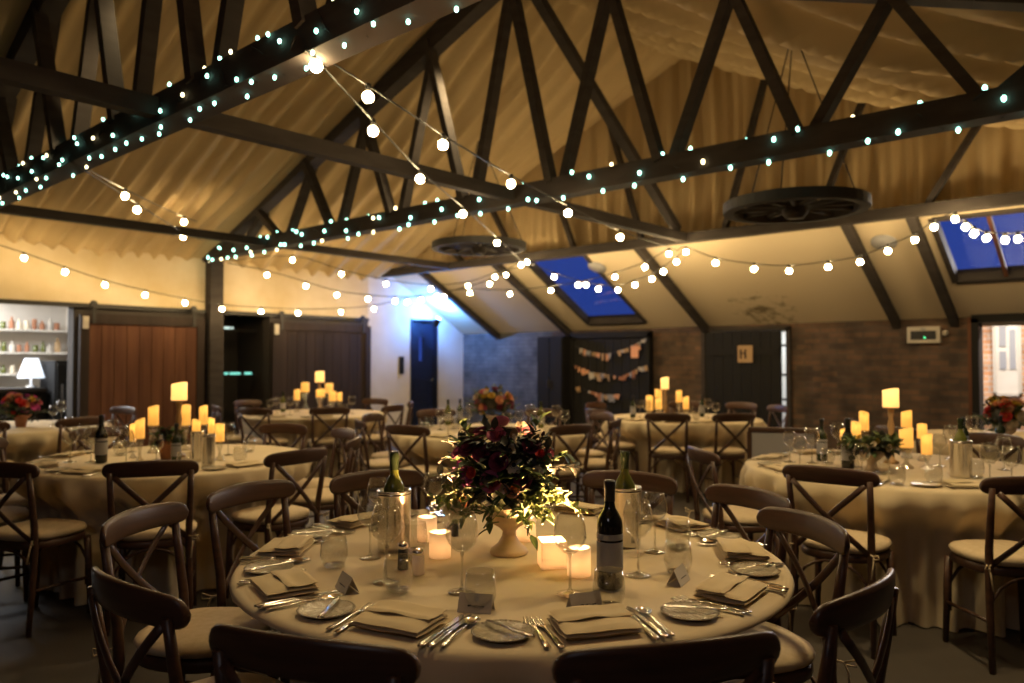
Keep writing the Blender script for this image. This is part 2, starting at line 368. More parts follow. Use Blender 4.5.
for px, lab in ((498, 'thin dark rafter in the blue-lit corner'), (570, 'dark rafter between the blue corner and the garland board'), (707, 'dark rafter ending at the hinge side of the plank door'),
                (897, 'dark rafter ending above the exit light'), (955, 'dark rafter between the exit light and the bright doorway')):
    u = at_y(px, 327, BB).x; r = MB(); slab(r, u-.045, u+.045, 8.75, BB-.002, -.125, .12)
    tag(r.build('lean_to_rafter', M['timber'], None, False), lab, 'rafter')
# ------------------------------------------------------------------ doors
def plank_leaf(mb, b0, b1, z0, z1, u0, u1, n):
    wd = (b1-b0)/n
    for i in range(n): mb.box((u0, b0+i*wd+.004, z0), (u1, b0+(i+1)*wd-.004, z1))
    return mb
def sliding(b0, b1, m, lab, n):
    e = empty('sliding_door', (UL+.06, (b0+b1)/2, 0), 0, lab, 'door'); h = (b1-b0)/2
    o = plank_leaf(MB(), -h+.1, h-.1, .05, 1.93, .02, .05, n).build('plank_panel', M[m], e, False)
    f = MB()
    for q in ((-h, -h+.11, .03, 2.02), (h-.11, h, .03, 2.02)): f.box((.0, q[0], q[2]), (.07, q[1], q[3]))
    f.build('stile', M['plank_dark'], e, False)
    for z0, z1 in ((1.9, 2.03), (.03, .17)): MB().box((.0, -h+.11, z0), (.068, h-.11, z1)).build('cross_rail', M['plank_dark'], e, False)
    for s in (-1, 1):
        hg = MB().box((.07, s*(h-.16)-.02, 1.9), (.08, s*(h-.16)+.02, 2.14)); hg.lathe([(.045, -.012), (.045, .012)], 14, (0, 0, 0), mtx=Matrix.Translation((.05, s*(h-.16), 2.16)) @ Matrix.Rotation(R(90), 4, 'Y'))
        hg.build('hanger', M['iron'], e, False)
    MB().box((.07, -h+.02, 1.83), (.10, -h+.09, 1.99)).build('bracket', M['paper'], e, False, .004)
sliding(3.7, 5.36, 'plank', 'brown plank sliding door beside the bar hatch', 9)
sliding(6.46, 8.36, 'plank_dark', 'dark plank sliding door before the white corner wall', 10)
tag(MB().box((UL+.0, 1.2, 2.11), (UL+.05, 8.38, 2.165)).build('door_rail', M['iron'], None, False), 'long dark sliding-door rail under the yellow wall', 'rail')
# blue door in the corner
e = empty('door_1', (UL, 9.71, 0), kind='structure', label='navy door with a small window in the white corner wall', cat='door')
d = MB(); d.box((-.14, -.33, .02), (-.09, .33, 1.42)); d.box((-.14, -.33, 1.86), (-.09, .33, 2.18)); d.box((-.14, -.33, 1.42), (-.09, -.05, 1.86)); d.box((-.14, .07, 1.42), (-.09, .33, 1.86))
d.build('leaf', M['blue'], e, False)
MB().box((-.12, -.05, 1.42), (-.115, .07, 1.86)).build('pane', M['sky_glass'], e, False)
p = MB()
for z0, z1 in ((.2, .62), (.75, 1.05)):
    for q in ((-.2, .2, z0, z0+.03), (-.2, .2, z1-.03, z1), (-.2, -.17, z0, z1), (.17, .2, z0, z1)): p.box((-.09, q[0], q[2]), (-.078, q[1], q[3]))
p.build('panel_moulding', M['blue'], e, False)
f = MB(); f.box((-.2, -.34, 0), (.015, -.31, 2.2)); f.box((-.2, .31, 0), (.015, .34, 2.2)); f.box((-.2, -.34, 2.17), (.015, .34, 2.2)); f.build('door_frame', M['blue'], e, False)
MB().ball((-.07, .26, 1.05), .025).build('handle', M['steel'], e)
struct(MB().box((UL-1.2, 9.2, 0), (UL-1.1, 10.4, 2.4)), 'wall_beyond_blue_door', M['white'])
tag(MB().box((UL, 9.1, 1.18), (UL+.03, 9.2, 1.5)).box((UL+.03, 9.12, 1.36), (UL+.04, 9.18, 1.44)).box((UL+.03, 9.12, 1.22), (UL+.04, 9.18, 1.3)).build('call_point', M['dark'], None, False, .003), 'small dark wall box beside the navy door', 'switch')
# plank door standing ajar in the brick wall
e = empty('door_2', (-4.95, BB, 0), kind='structure', label='large dark plank door with a small framed notice', cat='door')
lf = MB()
for i in range(8): lf.box((-.60+i*.147+.003, -.03, .02), (-.60+(i+1)*.147-.003, .02, 1.85))
lf.build('leaf', M['dark'], e, False)
for z in (.3, 1.5): MB().box((-.58, -.055, z), (.55, -.03, z+.1)).build('ledge', M['dark'], e, False)
fr = MB(); fr.box((-.66, -.04, 0), (-.605, .14, 1.9)); fr.box((.655, -.04, 0), (.72, .14, 1.9)); fr.box((-.66, -.04, 1.86), (.72, .14, 1.92)); fr.build('door_frame', M['timber'], e, False)
for z in (.25, .85, 1.2, 1.62): MB().box((.56, -.01, z), (.66, .0, z+.035)).build('hinge', M['iron'], e, False)
# bright doorway
e = empty('door_3', (-1.34, BB, 0), kind='structure', label='dark-framed open doorway showing bright brickwork outside', cat='doorway')
fr = MB(); fr.box((-.66, -.05, 0), (-.58, .2, 1.93)); fr.box((.56, -.05, 0), (.64, .2, 1.93)); fr.box((-.66, -.05, 1.88), (.64, .2, 1.98)); fr.build('door_frame', M['dark'], e, False)
MB().box((-.70, -.03, 0), (-.665, 0, 1.95)).build('architrave', M['plank'], e, False)
struct(MB().box((-6.5, 12.6, 0), (2.2, 12.8, 2.6)), 'wall_outside', M['brick_out'])
struct(MB().box((-6.2, 12.55, 0), (-3.6, 12.6, 2.3)), 'wall_outside_render', M['white'])
e = empty('notice_board', (-1.72, 12.59, 0), 0, 'pale notice board on the brickwork outside the bright doorway', 'notice board')
MB().box((-.34, -.04, .95), (-.04, 0, 2.05)).build('board', M['white'], e, False)
fr = MB()
for q in ((-.36, -.32, .93, 2.07), (-.06, -.02, .93, 2.07), (-.36, -.02, 2.03, 2.07), (-.36, -.02, .93, .97)): fr.box((q[0], -.06, q[2]), (q[1], -.04, q[3]))
fr.build('frame', M['paper'], e, False)
for a, b, c, d_ in ((-.28, -.2, 1.62, 1.9), (-.28, -.2, 1.3, 1.55), (-.16, -.09, 1.3, 1.85), (-.26, -.14, 1.93, 2.0)): MB().box((a, -.05, c), (b, -.042, d_)).build('sheet', M['labelgrey'], e, False)
# emergency light, ceiling speakers, notice
x = at_y(924.5, 335, BB-.02)
e = empty('emergency_light', (x.x, BB-.005, x.z), 0, 'white emergency light box with a green lamp on the brick wall', 'emergency light')
MB().box((-.19, -.08, -.105), (.19, 0, .105)).build('housing', M['paper'], e, False, .012)
MB().box((-.145, -.092, -.06), (.145, -.08, .05)).build('lens', M['black'], e, False, .004)
MB().ball((.02, -.097, -.035), .011).build('indicator', emis('green_led', (.1, 1, .35), 2.2), e)
MB().box((-.03, -.09, .06), (.03, -.08, .085)).build('badge', M['labelgrey'], e, False)
x = at_y(946, 333, BB); tag(MB().lathe([(.02, 0), (.02, .03), (.035, .03), (.035, .06), (1e-4, .075)], 12, mtx=Matrix.Translation((x.x, BB, x.z)) @ Matrix.Rotation(R(90), 4, 'X')).build('wall_sensor', M['paper']), 'tiny white sensor knob beside the emergency light', 'sensor')
for px, py, lab in ((884, 242, 'round ceiling speaker on the slope above the emergency light'), (597, 267, 'round ceiling speaker on the slope beside the roof window')):
    q = at_y(px, py, 9.3)
    for _ in range(20): q = at_y(px, py, q.y+(q.z-za(q.y))*-.6)
    e = empty('ceiling_speaker', (q.x, q.y, za(q.y)), 0, lab, 'speaker'); mt = Matrix.Rotation(-atan2(.53, 1), 4, 'X')
    MB().lathe([(1e-4, -.02), (.10, -.02), (.105, -.012)], 24, cap=False, mtx=mt).build('grille', M['grey'], e)
    MB().lathe([(.105, -.022), (.135, -.016), (.14, 0)], 24, cap=False, mtx=mt).build('rim', M['labelgrey'], e)
x = at_y(746, 354, BB-.04)
e = empty('framed_notice', (x.x, BB-.06, x.z), 0, 'small brown framed notice on the dark plank door', 'notice')
MB().box((-.115, -.012, -.125), (.115, 0, .125)).build('board', M['wood_light'], e, False, .003)
q = MB()
for a, b, c, d_ in ((-.08, -.05, -.07, .07), (-.01, .02, -.07, .07), (-.05, -.01, .0, .02)): q.box((a, -.016, c), (b, -.012, d_))
q.build('lettering', M['plank_dark'], e, False)
# dark cupboard and garland board on the back wall
ca, cb = at_y(542, 330, 10.5).x, at_y(567, 330, 10.5).x
e = empty('tall_cupboard', ((ca+cb)/2, 10.5, 0), 0, 'tall black cupboard between painted brick and garland board', 'cupboard'); h = (cb-ca)/2
MB().box((-h, -.12, .02), (h, .22, 1.84)).build('carcass', M['dark'], e, False)
for s in (-1, 1): dd = MB().box((s*h/2-h/2+.01, -.145, .08), (s*h/2+h/2-.01, -.12, 1.81)).build('door', M['dark'], e, False); MB().box((s*.03-.008, -.165, .95), (s*.03+.008, -.145, 1.1)).build('handle', M['iron'], dd, False)
ga, gb = at_y(571, 340, 10.6).x, at_y(650, 340, 10.6).x
e = empty('garland_board', ((ga+gb)/2, 10.6, 0), 0, 'wide dark boarded panel carrying strings of pale bunting', 'board'); h = (gb-ga)/2
q = MB()
for i in range(9): q.box((-h+.04+i*(2*h-.08)/9+.004, 0, .05), (-h+.04+(i+1)*(2*h-.08)/9-.004, .06, 1.78))
q.build('board_panel', M['dark'], e, False)
for a, b, c, d_ in ((-h, -h+.06, .01, 1.86), (h-.06, h, .01, 1.86), (-h, h, 1.8, 1.9)): MB().box((a, -.03, c), (b, .09, d_)).build('frame_rail', M['dark'], e, False)
rng = random.Random(3)
rows = [[(575, 346), (592, 352), (607, 354), (623, 350), (637, 344), (648, 337)], [(573, 364), (590, 372), (605, 374), (622, 377), (637, 369), (648, 365)], [(575, 386), (590, 391), (606, 395), (622, 394)]]
for i, row in enumerate(rows):
    pts = [at_y(px, py, 10.55) for px, py in row]; P = []
    for a, b in zip(pts, pts[1:]): P += [a.lerp(b, k/5) for k in range(5)]
    P.append(pts[-1]); e = empty('bunting', P[0], 0, ('topmost string of pale bunting on the dark board', 'middle string of pale bunting on the dark board', 'lowest short string of pale bunting on the dark board')[i], 'bunting', 'bunting strings on the dark board')
    MB().sweep([p-P[0] for p in P], .004, n=5).build('cord', M['ink'], e)
    for p in P[1:-1]:
        if rng.random() < .30: continue
        w_, h_ = rng.uniform(.018, .062), rng.uniform(.04, .14); q = p-P[0]; a = rng.uniform(-.3, .3)
        mt = Matrix.Translation(q) @ Matrix.Rotation(a, 4, 'Y')
        MB().prism([(-w_, 0), (w_, 0), (w_*rng.uniform(.3, 1), -h_), (0, -h_*rng.uniform(.6, 1)), (-w_*rng.uniform(.3, 1), -h_)], -.003, .003, mt @ Matrix.Translation((0, -.012, 0)) @ Matrix.Rotation(R(90), 4, 'X')).build('flag', M[rng.choice(['terracotta', 'peach', 'paper', 'wood_light', 'labelgrey'])], e, False)
    if i == 0: q = at_y(635, 351, 10.54)-P[0]; MB().box((q.x-.07, q.y-.016, q.z-.11), (q.x+.07, q.y-.01, q.z+.08)).build('card', M['peach'], e, False)
# stage light over the blue door
e = empty('stage_light', (UL+.42, 9.66, 2.16), 0, 'small blue uplighter can above the navy door', 'light')
mt = Matrix.Rotation(R(28), 4, 'Y')
MB().lathe([(.03, -.12), (.05, -.1), (.055, .04), (.06, .05)], 16, mtx=mt).build('can', M['black'], e)
MB().lathe([(1e-4, .052), (.05, .052)], 16, cap=False, mtx=mt).build('lens', emis('blue_lens', (.25, .5, 1), 30), e)
MB().sweep([(-.42, 0, -.03), (-.2, .06, -.05), (0, .065, 0)], .010, n=6).build('yoke', M['black'], e)
# ------------------------------------------------------------------ cartwheel chandeliers
def wheel(px, py, depth, dia, lab):
    X = (px-512)/F*depth; u, b = c2w(X, depth); z = EYE+(HY-py)*depth/F; r = dia/2
    e = empty('cartwheel_chandelier', (u, b, z), .3, lab, 'cartwheel', 'cartwheels hung from the roof')
    MB().lathe([(r-.075, -.045), (r, -.045), (r, .045), (r-.075, .045), (r-.075, -.045)], 40, cap=False).build('rim', M['timber'], e, False)
    MB().lathe([(r, -.04), (r+.008, -.04), (r+.008, .04), (r, .04)], 40, cap=False).build('iron_tyre', M['iron'], e, False)
    MB().lathe([(.07, -.1), (.105, -.06), (.11, .06), (.07, .11)], 16).build('hub', M['timber'], e)
    for i in range(12):
        a = 2*pi*i/12; MB().sweep([(.1*cos(a), .1*sin(a), 0), ((r-.07)*cos(a), (r-.07)*sin(a), 0)], .024, .02, n=6).build('spoke', M['timber'], e)
    top = zr(u)-.25-z
    for i in range(3):
        a = 2*pi*i/3+.4; MB().sweep([((r-.04)*cos(a), (r-.04)*sin(a), .04), (.02*cos(a), .02*sin(a), top)], .006, n=5).build('hanging_wire', M['iron'], e)
    MB().box((-.02, -.02, top-.02), (.02, .02, top+.2)).build('hook', M['iron'], e, False)
wheel(796.5, 206, 6.5, 1.17, 'dark cartwheel hung on wires above the candle table by the brick wall')
wheel(479, 246, 9.95, 1.22, 'dark cartwheel hung on wires toward the blue-lit corner')
# ------------------------------------------------------------------ bar behind the hatch
w = MB(); w.box((-13.5, -.4, 0), (-13.3, 4.6, 2.6)); w.box((-13.5, 4.4, 0), (-11, 4.6, 2.6)); w.box((-13.5, -.4, 2.5), (-11, 4.6, 2.6)); w.box((-13.5, -.5, 0), (-11, -.4, 2.6))
struct(w, 'wall_bar', M['white'])
w = MB(); w.box((-12.1, 5.6, 0), (-12.0, 6.7, 2.3)); w.box((-12, 5.6, 0), (-11, 5.66, 2.3)); w.box((-12, 6.6, 0), (-11, 6.66, 2.3)); w.box((-12.1, 5.6, 2.25), (-11, 6.66, 2.3))
struct(w, 'wall_store', M['darkwall'])
for i, (z, segs) in enumerate(((1.93, ((5.74, 6.08), (6.11, 6.13))), (1.215, ((5.74, 5.92), (6.0, 6.05), (6.09, 6.26), (6.34, 6.45))))):  # glowing bars added for the teal reflections in the dark glazing
    e = empty('glow_strip', (-11.3, 6.1, z), 0, ('upper pale reflection built as a glowing bar in the dark doorway beside the post', 'lower teal reflection built as a glowing bar in the dark doorway beside the post')[i], 'glowing strip')
    MB().box((-.03, -.42, -.04), (.03, .42, -.015)).build('housing', M['dark'], e, False)
    for a, b in segs: MB().box((-.01, a-6.1, -.013), (.02, b-6.1, .022)).build('tube', emis('teal_glow', ((.75, .95, .85), (.3, 1, .8))[i], (1.0, .9)[i]), e, False)
for i, z in enumerate((1.2, 1.52, 1.86)):
    tag(MB().box((-13.3, .2, z), (-13.0, 4.38, z+.03)).build('bar_shelf', M['white'], None, False), ('lowest white shelf behind the bar hatch', 'middle white shelf behind the bar hatch', 'topmost white shelf behind the bar hatch')[i], 'shelf', 'shelves behind the bar')
    k = 0; y = 3.2
    while y < 4.32:
        c = rng.choice(['glass', 'paper', 'wood_light', 'labelgrey', 'terracotta', 'greenglass', 'cream']); hh = rng.uniform(.12, .24); rr = rng.uniform(.03, .045)
        prof = [(rr*.95, 0), (rr, .01), (rr, hh*.62), (rr*.4, hh*.75), (rr*.38, hh), (1e-4, hh)] if rng.random() < .5 else [(rr*.9, 0), (rr, .01), (rr, hh*.7), (rr*.9, hh*.72), (rr*.9, hh*.8), (1e-4, hh*.8)]
        tag(MB().lathe(prof, 12, (-13.14, y, z+.03)).build('shelf_bottle', M[c]), 'blurred bottle or jar standing on a bright shelf behind the bar hatch', 'bottle', 'bottles on the bar shelves'); y += rng.uniform(.085, .12)
e = empty('bar_counter', (-11.9, 2.0, 0), 0, 'dark panelled bar counter behind the hatch', 'counter')
MB().box((-.3, -1.8, .02), (.25, 1.62, 1.0)).build('body', M['dark'], e, False); MB().box((-.35, -1.85, 1.0), (.3, 1.62, 1.05)).build('worktop', M['timber'], e, False)
e = empty('fridge', (-11.75, 3.92, 0), 0, 'dark upright cabinet at the door end of the bar', 'cabinet')
MB().box((-.3, -.26, .02), (.3, .26, 1.42)).build('body', M['dark'], e, False, .01); MB().box((.3, -.24, .08), (.33, .24, 1.38)).build('door', M['black'], e, False, .01); MB().box((.33, -.2, .7), (.36, -.17, 1.1)).build('handle', M['steel'], e, False)
x = at_x(31, 381, -11.9); e = empty('table_lamp', (-11.9, x.y, 1.05), 0, 'white-shaded lamp standing on the bar counter', 'lamp')
MB().lathe([(.07, 0), (.07, .015), (.015, .03), (.012, .2)], 16).build('base', M['steel'], e)
MB().lathe([(.165, .13), (.08, .40)], 24, cap=False).build('lamp_shade', translucent('shade', (.8, .8, .85), emit=((.75, .88, 1), .8)), e)
# ------------------------------------------------------------------ festoon strings
def on_line(px, py, A, B):
    d = ray(px, py); ax, ay = A; bx, by = B[0]-A[0], B[1]-A[1]
    den = d.x*by-d.y*bx; k = (ax*by-ay*bx)/den
    return Vector((d.x*k, d.y*k, EYE+d.z*k))
def plan(px, b): p = at_y(px, 300, b); return (p.x, p.y)
cord_m = M['black']
def festoon(segs, ends, lab):
    """segs: [(plan A, plan B, [(px,py)...])]; the px,py are the bulbs"""
    P = []
    for A, B, pts in segs: P += [on_line(px, py, A, B) for px, py in pts]
    e = empty('festoon_string', P[0], 0, lab, 'string lights', 'festoon strings')
    C = [Vector((p.x, p.y, p.z+.062)) for p in P]
    if ends[0] is not None: C = [ends[0]]+C
    if ends[1] is not None: C = C+[ends[1]]
    O = P[0]; D = []
    for i in range(len(C)-1):           # smooth the cord
        p0, p1, p2, p3 = C[max(i-1, 0)], C[i], C[i+1], C[min(i+2, len(C)-1)]
        for k in range(4):
            t = k/4; D.append(.5*((2*p1)+(p2-p0)*t+(2*p0-5*p1+4*p2-p3)*t*t+(3*p1-p0-3*p2+p3)*t**3)-O)
    D.append(C[-1]-O)
    MB().sweep(D, .006, n=5).build('cord', cord_m, e)
    for p in P:
        q = p-O
        b = MB().ball((0, 0, 0), .031, 12, 8).build('bulb', M['bulb'], e); b.location = q
        MB().lathe([(.016, .026), (.017, .07), (.008, .075)], 8).build('socket', cord_m, b)
    return e
T2pt = lambda px, dz=0: Vector((*plan(px, 2.05), EZ-.09+dz))
GB = 8.48
A1s, A1e = plan(300, 2.05), plan(676, GB)
festoon([(A1s, A1e, [(316, 66), (368, 97), (443, 145), (511, 184), (568, 213), (620, 237)])], (T2pt(303), Vector((*A1e, 2.8))), 'festoon string climbing from overhead lights to the middle of the gable beam')
A2e = plan(527, GB)
festoon([((A1s[0]-.02, A1s[1]+.07), A2e, [(373, 131), (420, 179), (463, 214), (497, 243), (521, 265)])], (T2pt(305), Vector((*A2e, 2.8))), 'festoon string running from overhead lights to the cartwheel over the blue corner')
Bs = plan(66, 2.05); Be = (-10.45, 5.3)
festoon([(Bs, Be, [(125, 196), (184, 222), (241, 243)])], (T2pt(70), Vector((*Be, 2.86))), 'short upper festoon string sagging toward the top of the wall post')
festoon([((Bs[0]+.02, Bs[1]+.08), (Be[0]+.05, Be[1]-.08), [(137, 210), (183, 237), (229, 257)])], (T2pt(68), Vector((*Be, 2.80))), 'short lower festoon string sagging toward the top of the wall post')
Cs, Ce = (-10.35, 2.7), (-10.3, 8.5)
GL = plan(383, GB)
festoon([(Cs, Ce, [(-18, 245), (24, 258), (65, 272), (105, 285), (145, 295), (185, 303), (222, 309), (261, 311.5), (298, 313), (341, 312), (374, 309)]),
         (GL, plan(680, GB), [(407, 302), (437, 296), (470, 293), (510, 294), (551, 290.5), (586, 285), (615, 277), (645, 267), (669, 254)])], (None, Vector((*plan(678, GB), 2.78))),
        'long festoon string along the yellow wall and on below the gable beam')
Ds = (-10.4, 5.55)
festoon([(Ds, plan(523, GB), [(292.5, 260), (341.5, 274), (386, 284), (431, 289), (468, 286), (495, 277)])], (Vector((*Ds, 2.86)), Vector((*A2e, 2.8))), 'upper festoon string from the post to the beam near the blue corner')
festoon([(Ds, plan(530, GB), [(267, 275), (306, 286), (337, 295), (368, 299), (395, 301), (421, 300), (444, 297), (489.5, 284), (506, 275), (527, 262)])], (Vector((*Ds, 2.83)), Vector((*plan(531, GB), 2.82))), 'lower festoon string from the post to the beam near the blue corner')
festoon([(plan(531, GB), plan(700, GB), [(554, 277), (578, 285), (598.5, 289), (618, 290), (635, 285), (652, 279), (663.5, 271.5), (676.5, 262)])], (Vector((*plan(531, GB), 2.82)), Vector((*plan(686, GB), 2.8))), 'festoon swag crossing below the blue roof window by the garlands')
festoon([(plan(680, GB), plan(960, GB), [(686, 252), (715.6, 263), (754, 269), (789, 271), (828, 267), (860, 262), (888, 251), (915, 240), (934, 227), (955, 219)])], (Vector((*plan(678, GB), 2.78)), Vector((*plan(958, GB), 2.78))), 'festoon swag sagging above the dark plank door')
festoon([(plan(955, GB), plan(1070, GB), [(965.5, 227), (974, 233.5), (986.5, 238), (1005, 240), (1018, 239), (1036, 236)])], (Vector((*plan(957, GB), 2.76)), Vector((*plan(1075, GB), 2.8))), 'festoon swag crossing the blue roof window above the bright doorway')
# ------------------------------------------------------------------ fairy lights wound round two chords
def fairy(b, us, n, seed, lab, r, warm, hw):
    rng = random.Random(seed); u0, u1 = us; e = empty('fairy_light_string', ((u0+u1)/2, b, EZ), 0, lab, 'string lights', 'fairy lights wound on the roof trusses')
    P = []
    for i in range(n):
        u = u0+(u1-u0)*((i+rng.uniform(-.35, .35)+.5)/n)**(1.35 if b > 5 else 1); a = pi+.15+2.05*sin(i*2.399)*rng.uniform(.5, 1); k = (abs(cos(a))**6+abs(sin(a))**6)**(-1/6)*hw
        P.append(Vector((u-(u0+u1)/2, k*cos(a), k*sin(a))))
    MB().sweep(P, .0035, n=4).build('wire', M['black'], e)
    for i, p in enumerate(P):
        q = p*1.12
        o = MB().ball((0, 0, 0), r, 8, 6, 1.4).build('fairy_bulb', M['fairyw' if rng.random() < warm else 'fairy'], e); o.location = q
fairy(5.45, (-10.35, .2), 100, 5, 'fairy lights wound on the truss chord that ends at the wall post', .0135, .18, .092)
fairy(2.15, (-8.3, -1.9), 92, 9, 'fairy lights wound on the truss chord rising overhead', .009, .12, .097)
# ------------------------------------------------------------------ chairs
def make_chair():
    e = empty('dining_chair')
    def seat_poly(sc, n=28):
        P = []
        for i in range(n):
            a = 2*pi*i/n; c, s = cos(a), sin(a); k = (abs(c)**3+abs(s)**3)**(-1/3)
            x, y = .205*k*c, .195*k*s; x *= 1-.10*(1 if y < 0 else 0)*(-y/.195); P.append((x*sc, y*sc))
        return P
    def layers(ls):
        mb = MB(); n = 28; vs = []
        for sc, z in ls: vs += [(x, y, z) for x, y in seat_poly(sc)]
        fs = [tuple(range(n))[::-1], tuple(range((len(ls)-1)*n, len(ls)*n))]
        for k in range(len(ls)-1): fs += [(k*n+i, k*n+(i+1) % n, (k+1)*n+(i+1) % n, (k+1)*n+i) for i in range(n)]
        return mb.add(vs, fs)
    layers([(.97, .418), (1, .425), (1, .45), (.97, .458)]).build('seat_frame', M['chair'], e)
    cu = layers([(.9, .459), (1.0, .468), (1.035, .484), (1.0, .499), (.85, .509), (.4, .513)]).build('seat_cushion', M['cushion'], e)
    for s in (-1, 1):
        t = MB(); x, y = s*.172, -.205
        t.sweep([(x, y+.01, .48), (x+s*.03, y-.02, .475), (x+s*.032, y-.035, .44), (x+s*.025, y-.045, .37)], .004, n=5)
        t.sweep([(x+s*.03, y-.02, .475), (x+s*.055, y-.045, .49), (x+s*.06, y-.04, .47), (x+s*.03, y-.03, .465)], .0035, n=5)
        t.build('cushion_tie', M['napkin'], cu)
    for s in (-1, 1):
        MB().sweep([(s*.200, -.235, 0), (s*.190, -.205, .25), (s*.182, -.190, .44), (s*.184, -.196, .55), (s*.190, -.222, .70), (s*.193, -.243, .83)],
                   [.014, .017, .019, .018, .0165, .015], [.013, .016, .018, .017, .015, .012], n=8, up=(0, 1, 0)).build('rear_leg', M['chair'], e)
        MB().sweep([(s*.178, .150, .43), (s*.185, .158, .25), (s*.192, .165, 0)], [.02, .018, .013], n=10).build('front_leg', M['chair'], e)
        MB().sweep([(s*.188, .155, .20), (s*.188, -.0, .21), (s*.190, -.205, .22)], .009, n=8).build('stretcher', M['chair'], e)
    # bentwood top rail
    n = 22; vs = []; ring = []
    for i in range(12):
        a = 2*pi*i/12; c, s_ = cos(a), sin(a); ring.append((math.copysign(abs(c)**.6, c), math.copysign(abs(s_)**.6, s_)))
    fs = []
    for i in range(n):
        t = sin(pi/2*(-1+2*i/(n-1))); x = .232*t; y = -.268+.050*t*t; hh = .041*(1-.12*t*t)*sqrt(max(0, 1-abs(t)**16))+.003; zc = .838+.010*(1-t*t); th = .0125*(1-.2*t*t)
        for a, b in ring: vs.append((x, y-.12*(b*hh)+a*th, zc+b*hh))
    for i in range(n-1):
        for q in range(12): fs.append((i*12+q, i*12+(q+1) % 12, (i+1)*12+(q+1) % 12, (i+1)*12+q))
    fs += [tuple(range(12))[::-1], tuple((n-1)*12+q for q in range(12))]
    MB().add(vs, fs).build('top_rail', M['chair'], e)
    for s in (-1, 1):
        P = []
        for k in range(9):
            t = k/8; x = s*(-.172+.344*t); z = .475+.335*t; y = -.198-.052*sin(pi*t*.5)-.020*sin(pi*t)+s*.005
            P.append((x, y, z))
        MB().sweep(P, .0145, .0055, n=8, up=(0, 1, 0)).build('cross_slat', M['chair'], e)
    for y, s in ((.152, .174), (-.19, .176)):
        P = [(-s, y, .16)]+[(-s+2*s*k/8*1.0, y, .30+.118*sin(pi*k/8)**.6) for k in range(9)]+[(s, y, .16)]
        MB().sweep(P, .008, n=7, up=(0, 1, 0)).build('hoop_brace', M['chair'], e)
    return e
chair = Proto(make_chair())
def put_chair(tc, phi, r, face, label, group):
    """tc camera-plan centre of the table, phi camera-plan angle, r = distance of the back rail"""
    rs = r-.262; X, Y = tc[0]+rs*cos(R(phi)), tc[1]+rs*sin(R(phi)); u, b = c2w(X, Y)
    chair.put((u, b, 0), R(phi+YAW+180-90+face), label, 'chair', group)
# ------------------------------------------------------------------ tables (camera plan centres)
TR = .9
T = {'front': (.0, 2.626), 'door': (-2.30, 5.23), 'brick': (2.38, 4.77), 'mid': (-.22, 7.30), 'corner': (-2.52, 9.75), 'plank': (1.98, 8.95), 'doorway': (4.25, 6.55), 'bar': (-5.05, 7.75)}
CH = {}   # table -> [(phi, r)]
CH['front'] = [(-109, 1.24), (-75.5, 1.24), (-44.5, 1.18), (-8, 1.02, 24), (27, 1.10), (60, 1.12), (90, 1.2), (123, 1.19), (151, 1.28), (179, 1.31, -8), (-142, 1.23, 13)]
CH['door'] = [(-106, 1.27), (-71, 1.27), (-34, 1.25), (3, 1.2), (33, 1.2), (70, 1.2), (104, 1.22), (139, 1.22), (-175, 1.2), (-141, 1.25)]
CH['brick'] = [(-130, 1.27), (-91, 1.28), (-172, 1.25), (70, 1.25), (35, 1.25)]
CH['mid'] = [(-122, 1.2), (-54, 1.2), (-88, 1.15), (24, 1.24), (-160, 1.2), (165, 1.2), (120, 1.2), (62, 1.2), (-18, 1.2)]
CH['corner'] = [(-66, 1.1), (-109, 1.15), (-25, 1.2), (10, 1.2), (60, 1.2), (150, 1.2), (-150, 1.15)]
CH['plank'] = [(-109, 1.27), (-79, 1.27), (-150, 1.2), (40, 1.2), (140, 1.2), (10, 1.2), (75, 1.22)]
CH['doorway'] = [(165, 1.2), (-160, 1.25)]
CH['bar'] = [(-68, 1.2), (-30, 1.2), (60, 1.2)]
LB = {'front': 'the bouquet table', 'door': 'the candle table by the brown sliding door', 'brick': 'the candle table by the brick wall', 'mid': 'the flower table before the blue-lit corner',
      'corner': 'the far candle table before the dark sliding door', 'plank': 'the far candle table by the dark plank door', 'doorway': 'the flower table by the bright doorway', 'bar': 'the potted-flower table by the bar hatch'}
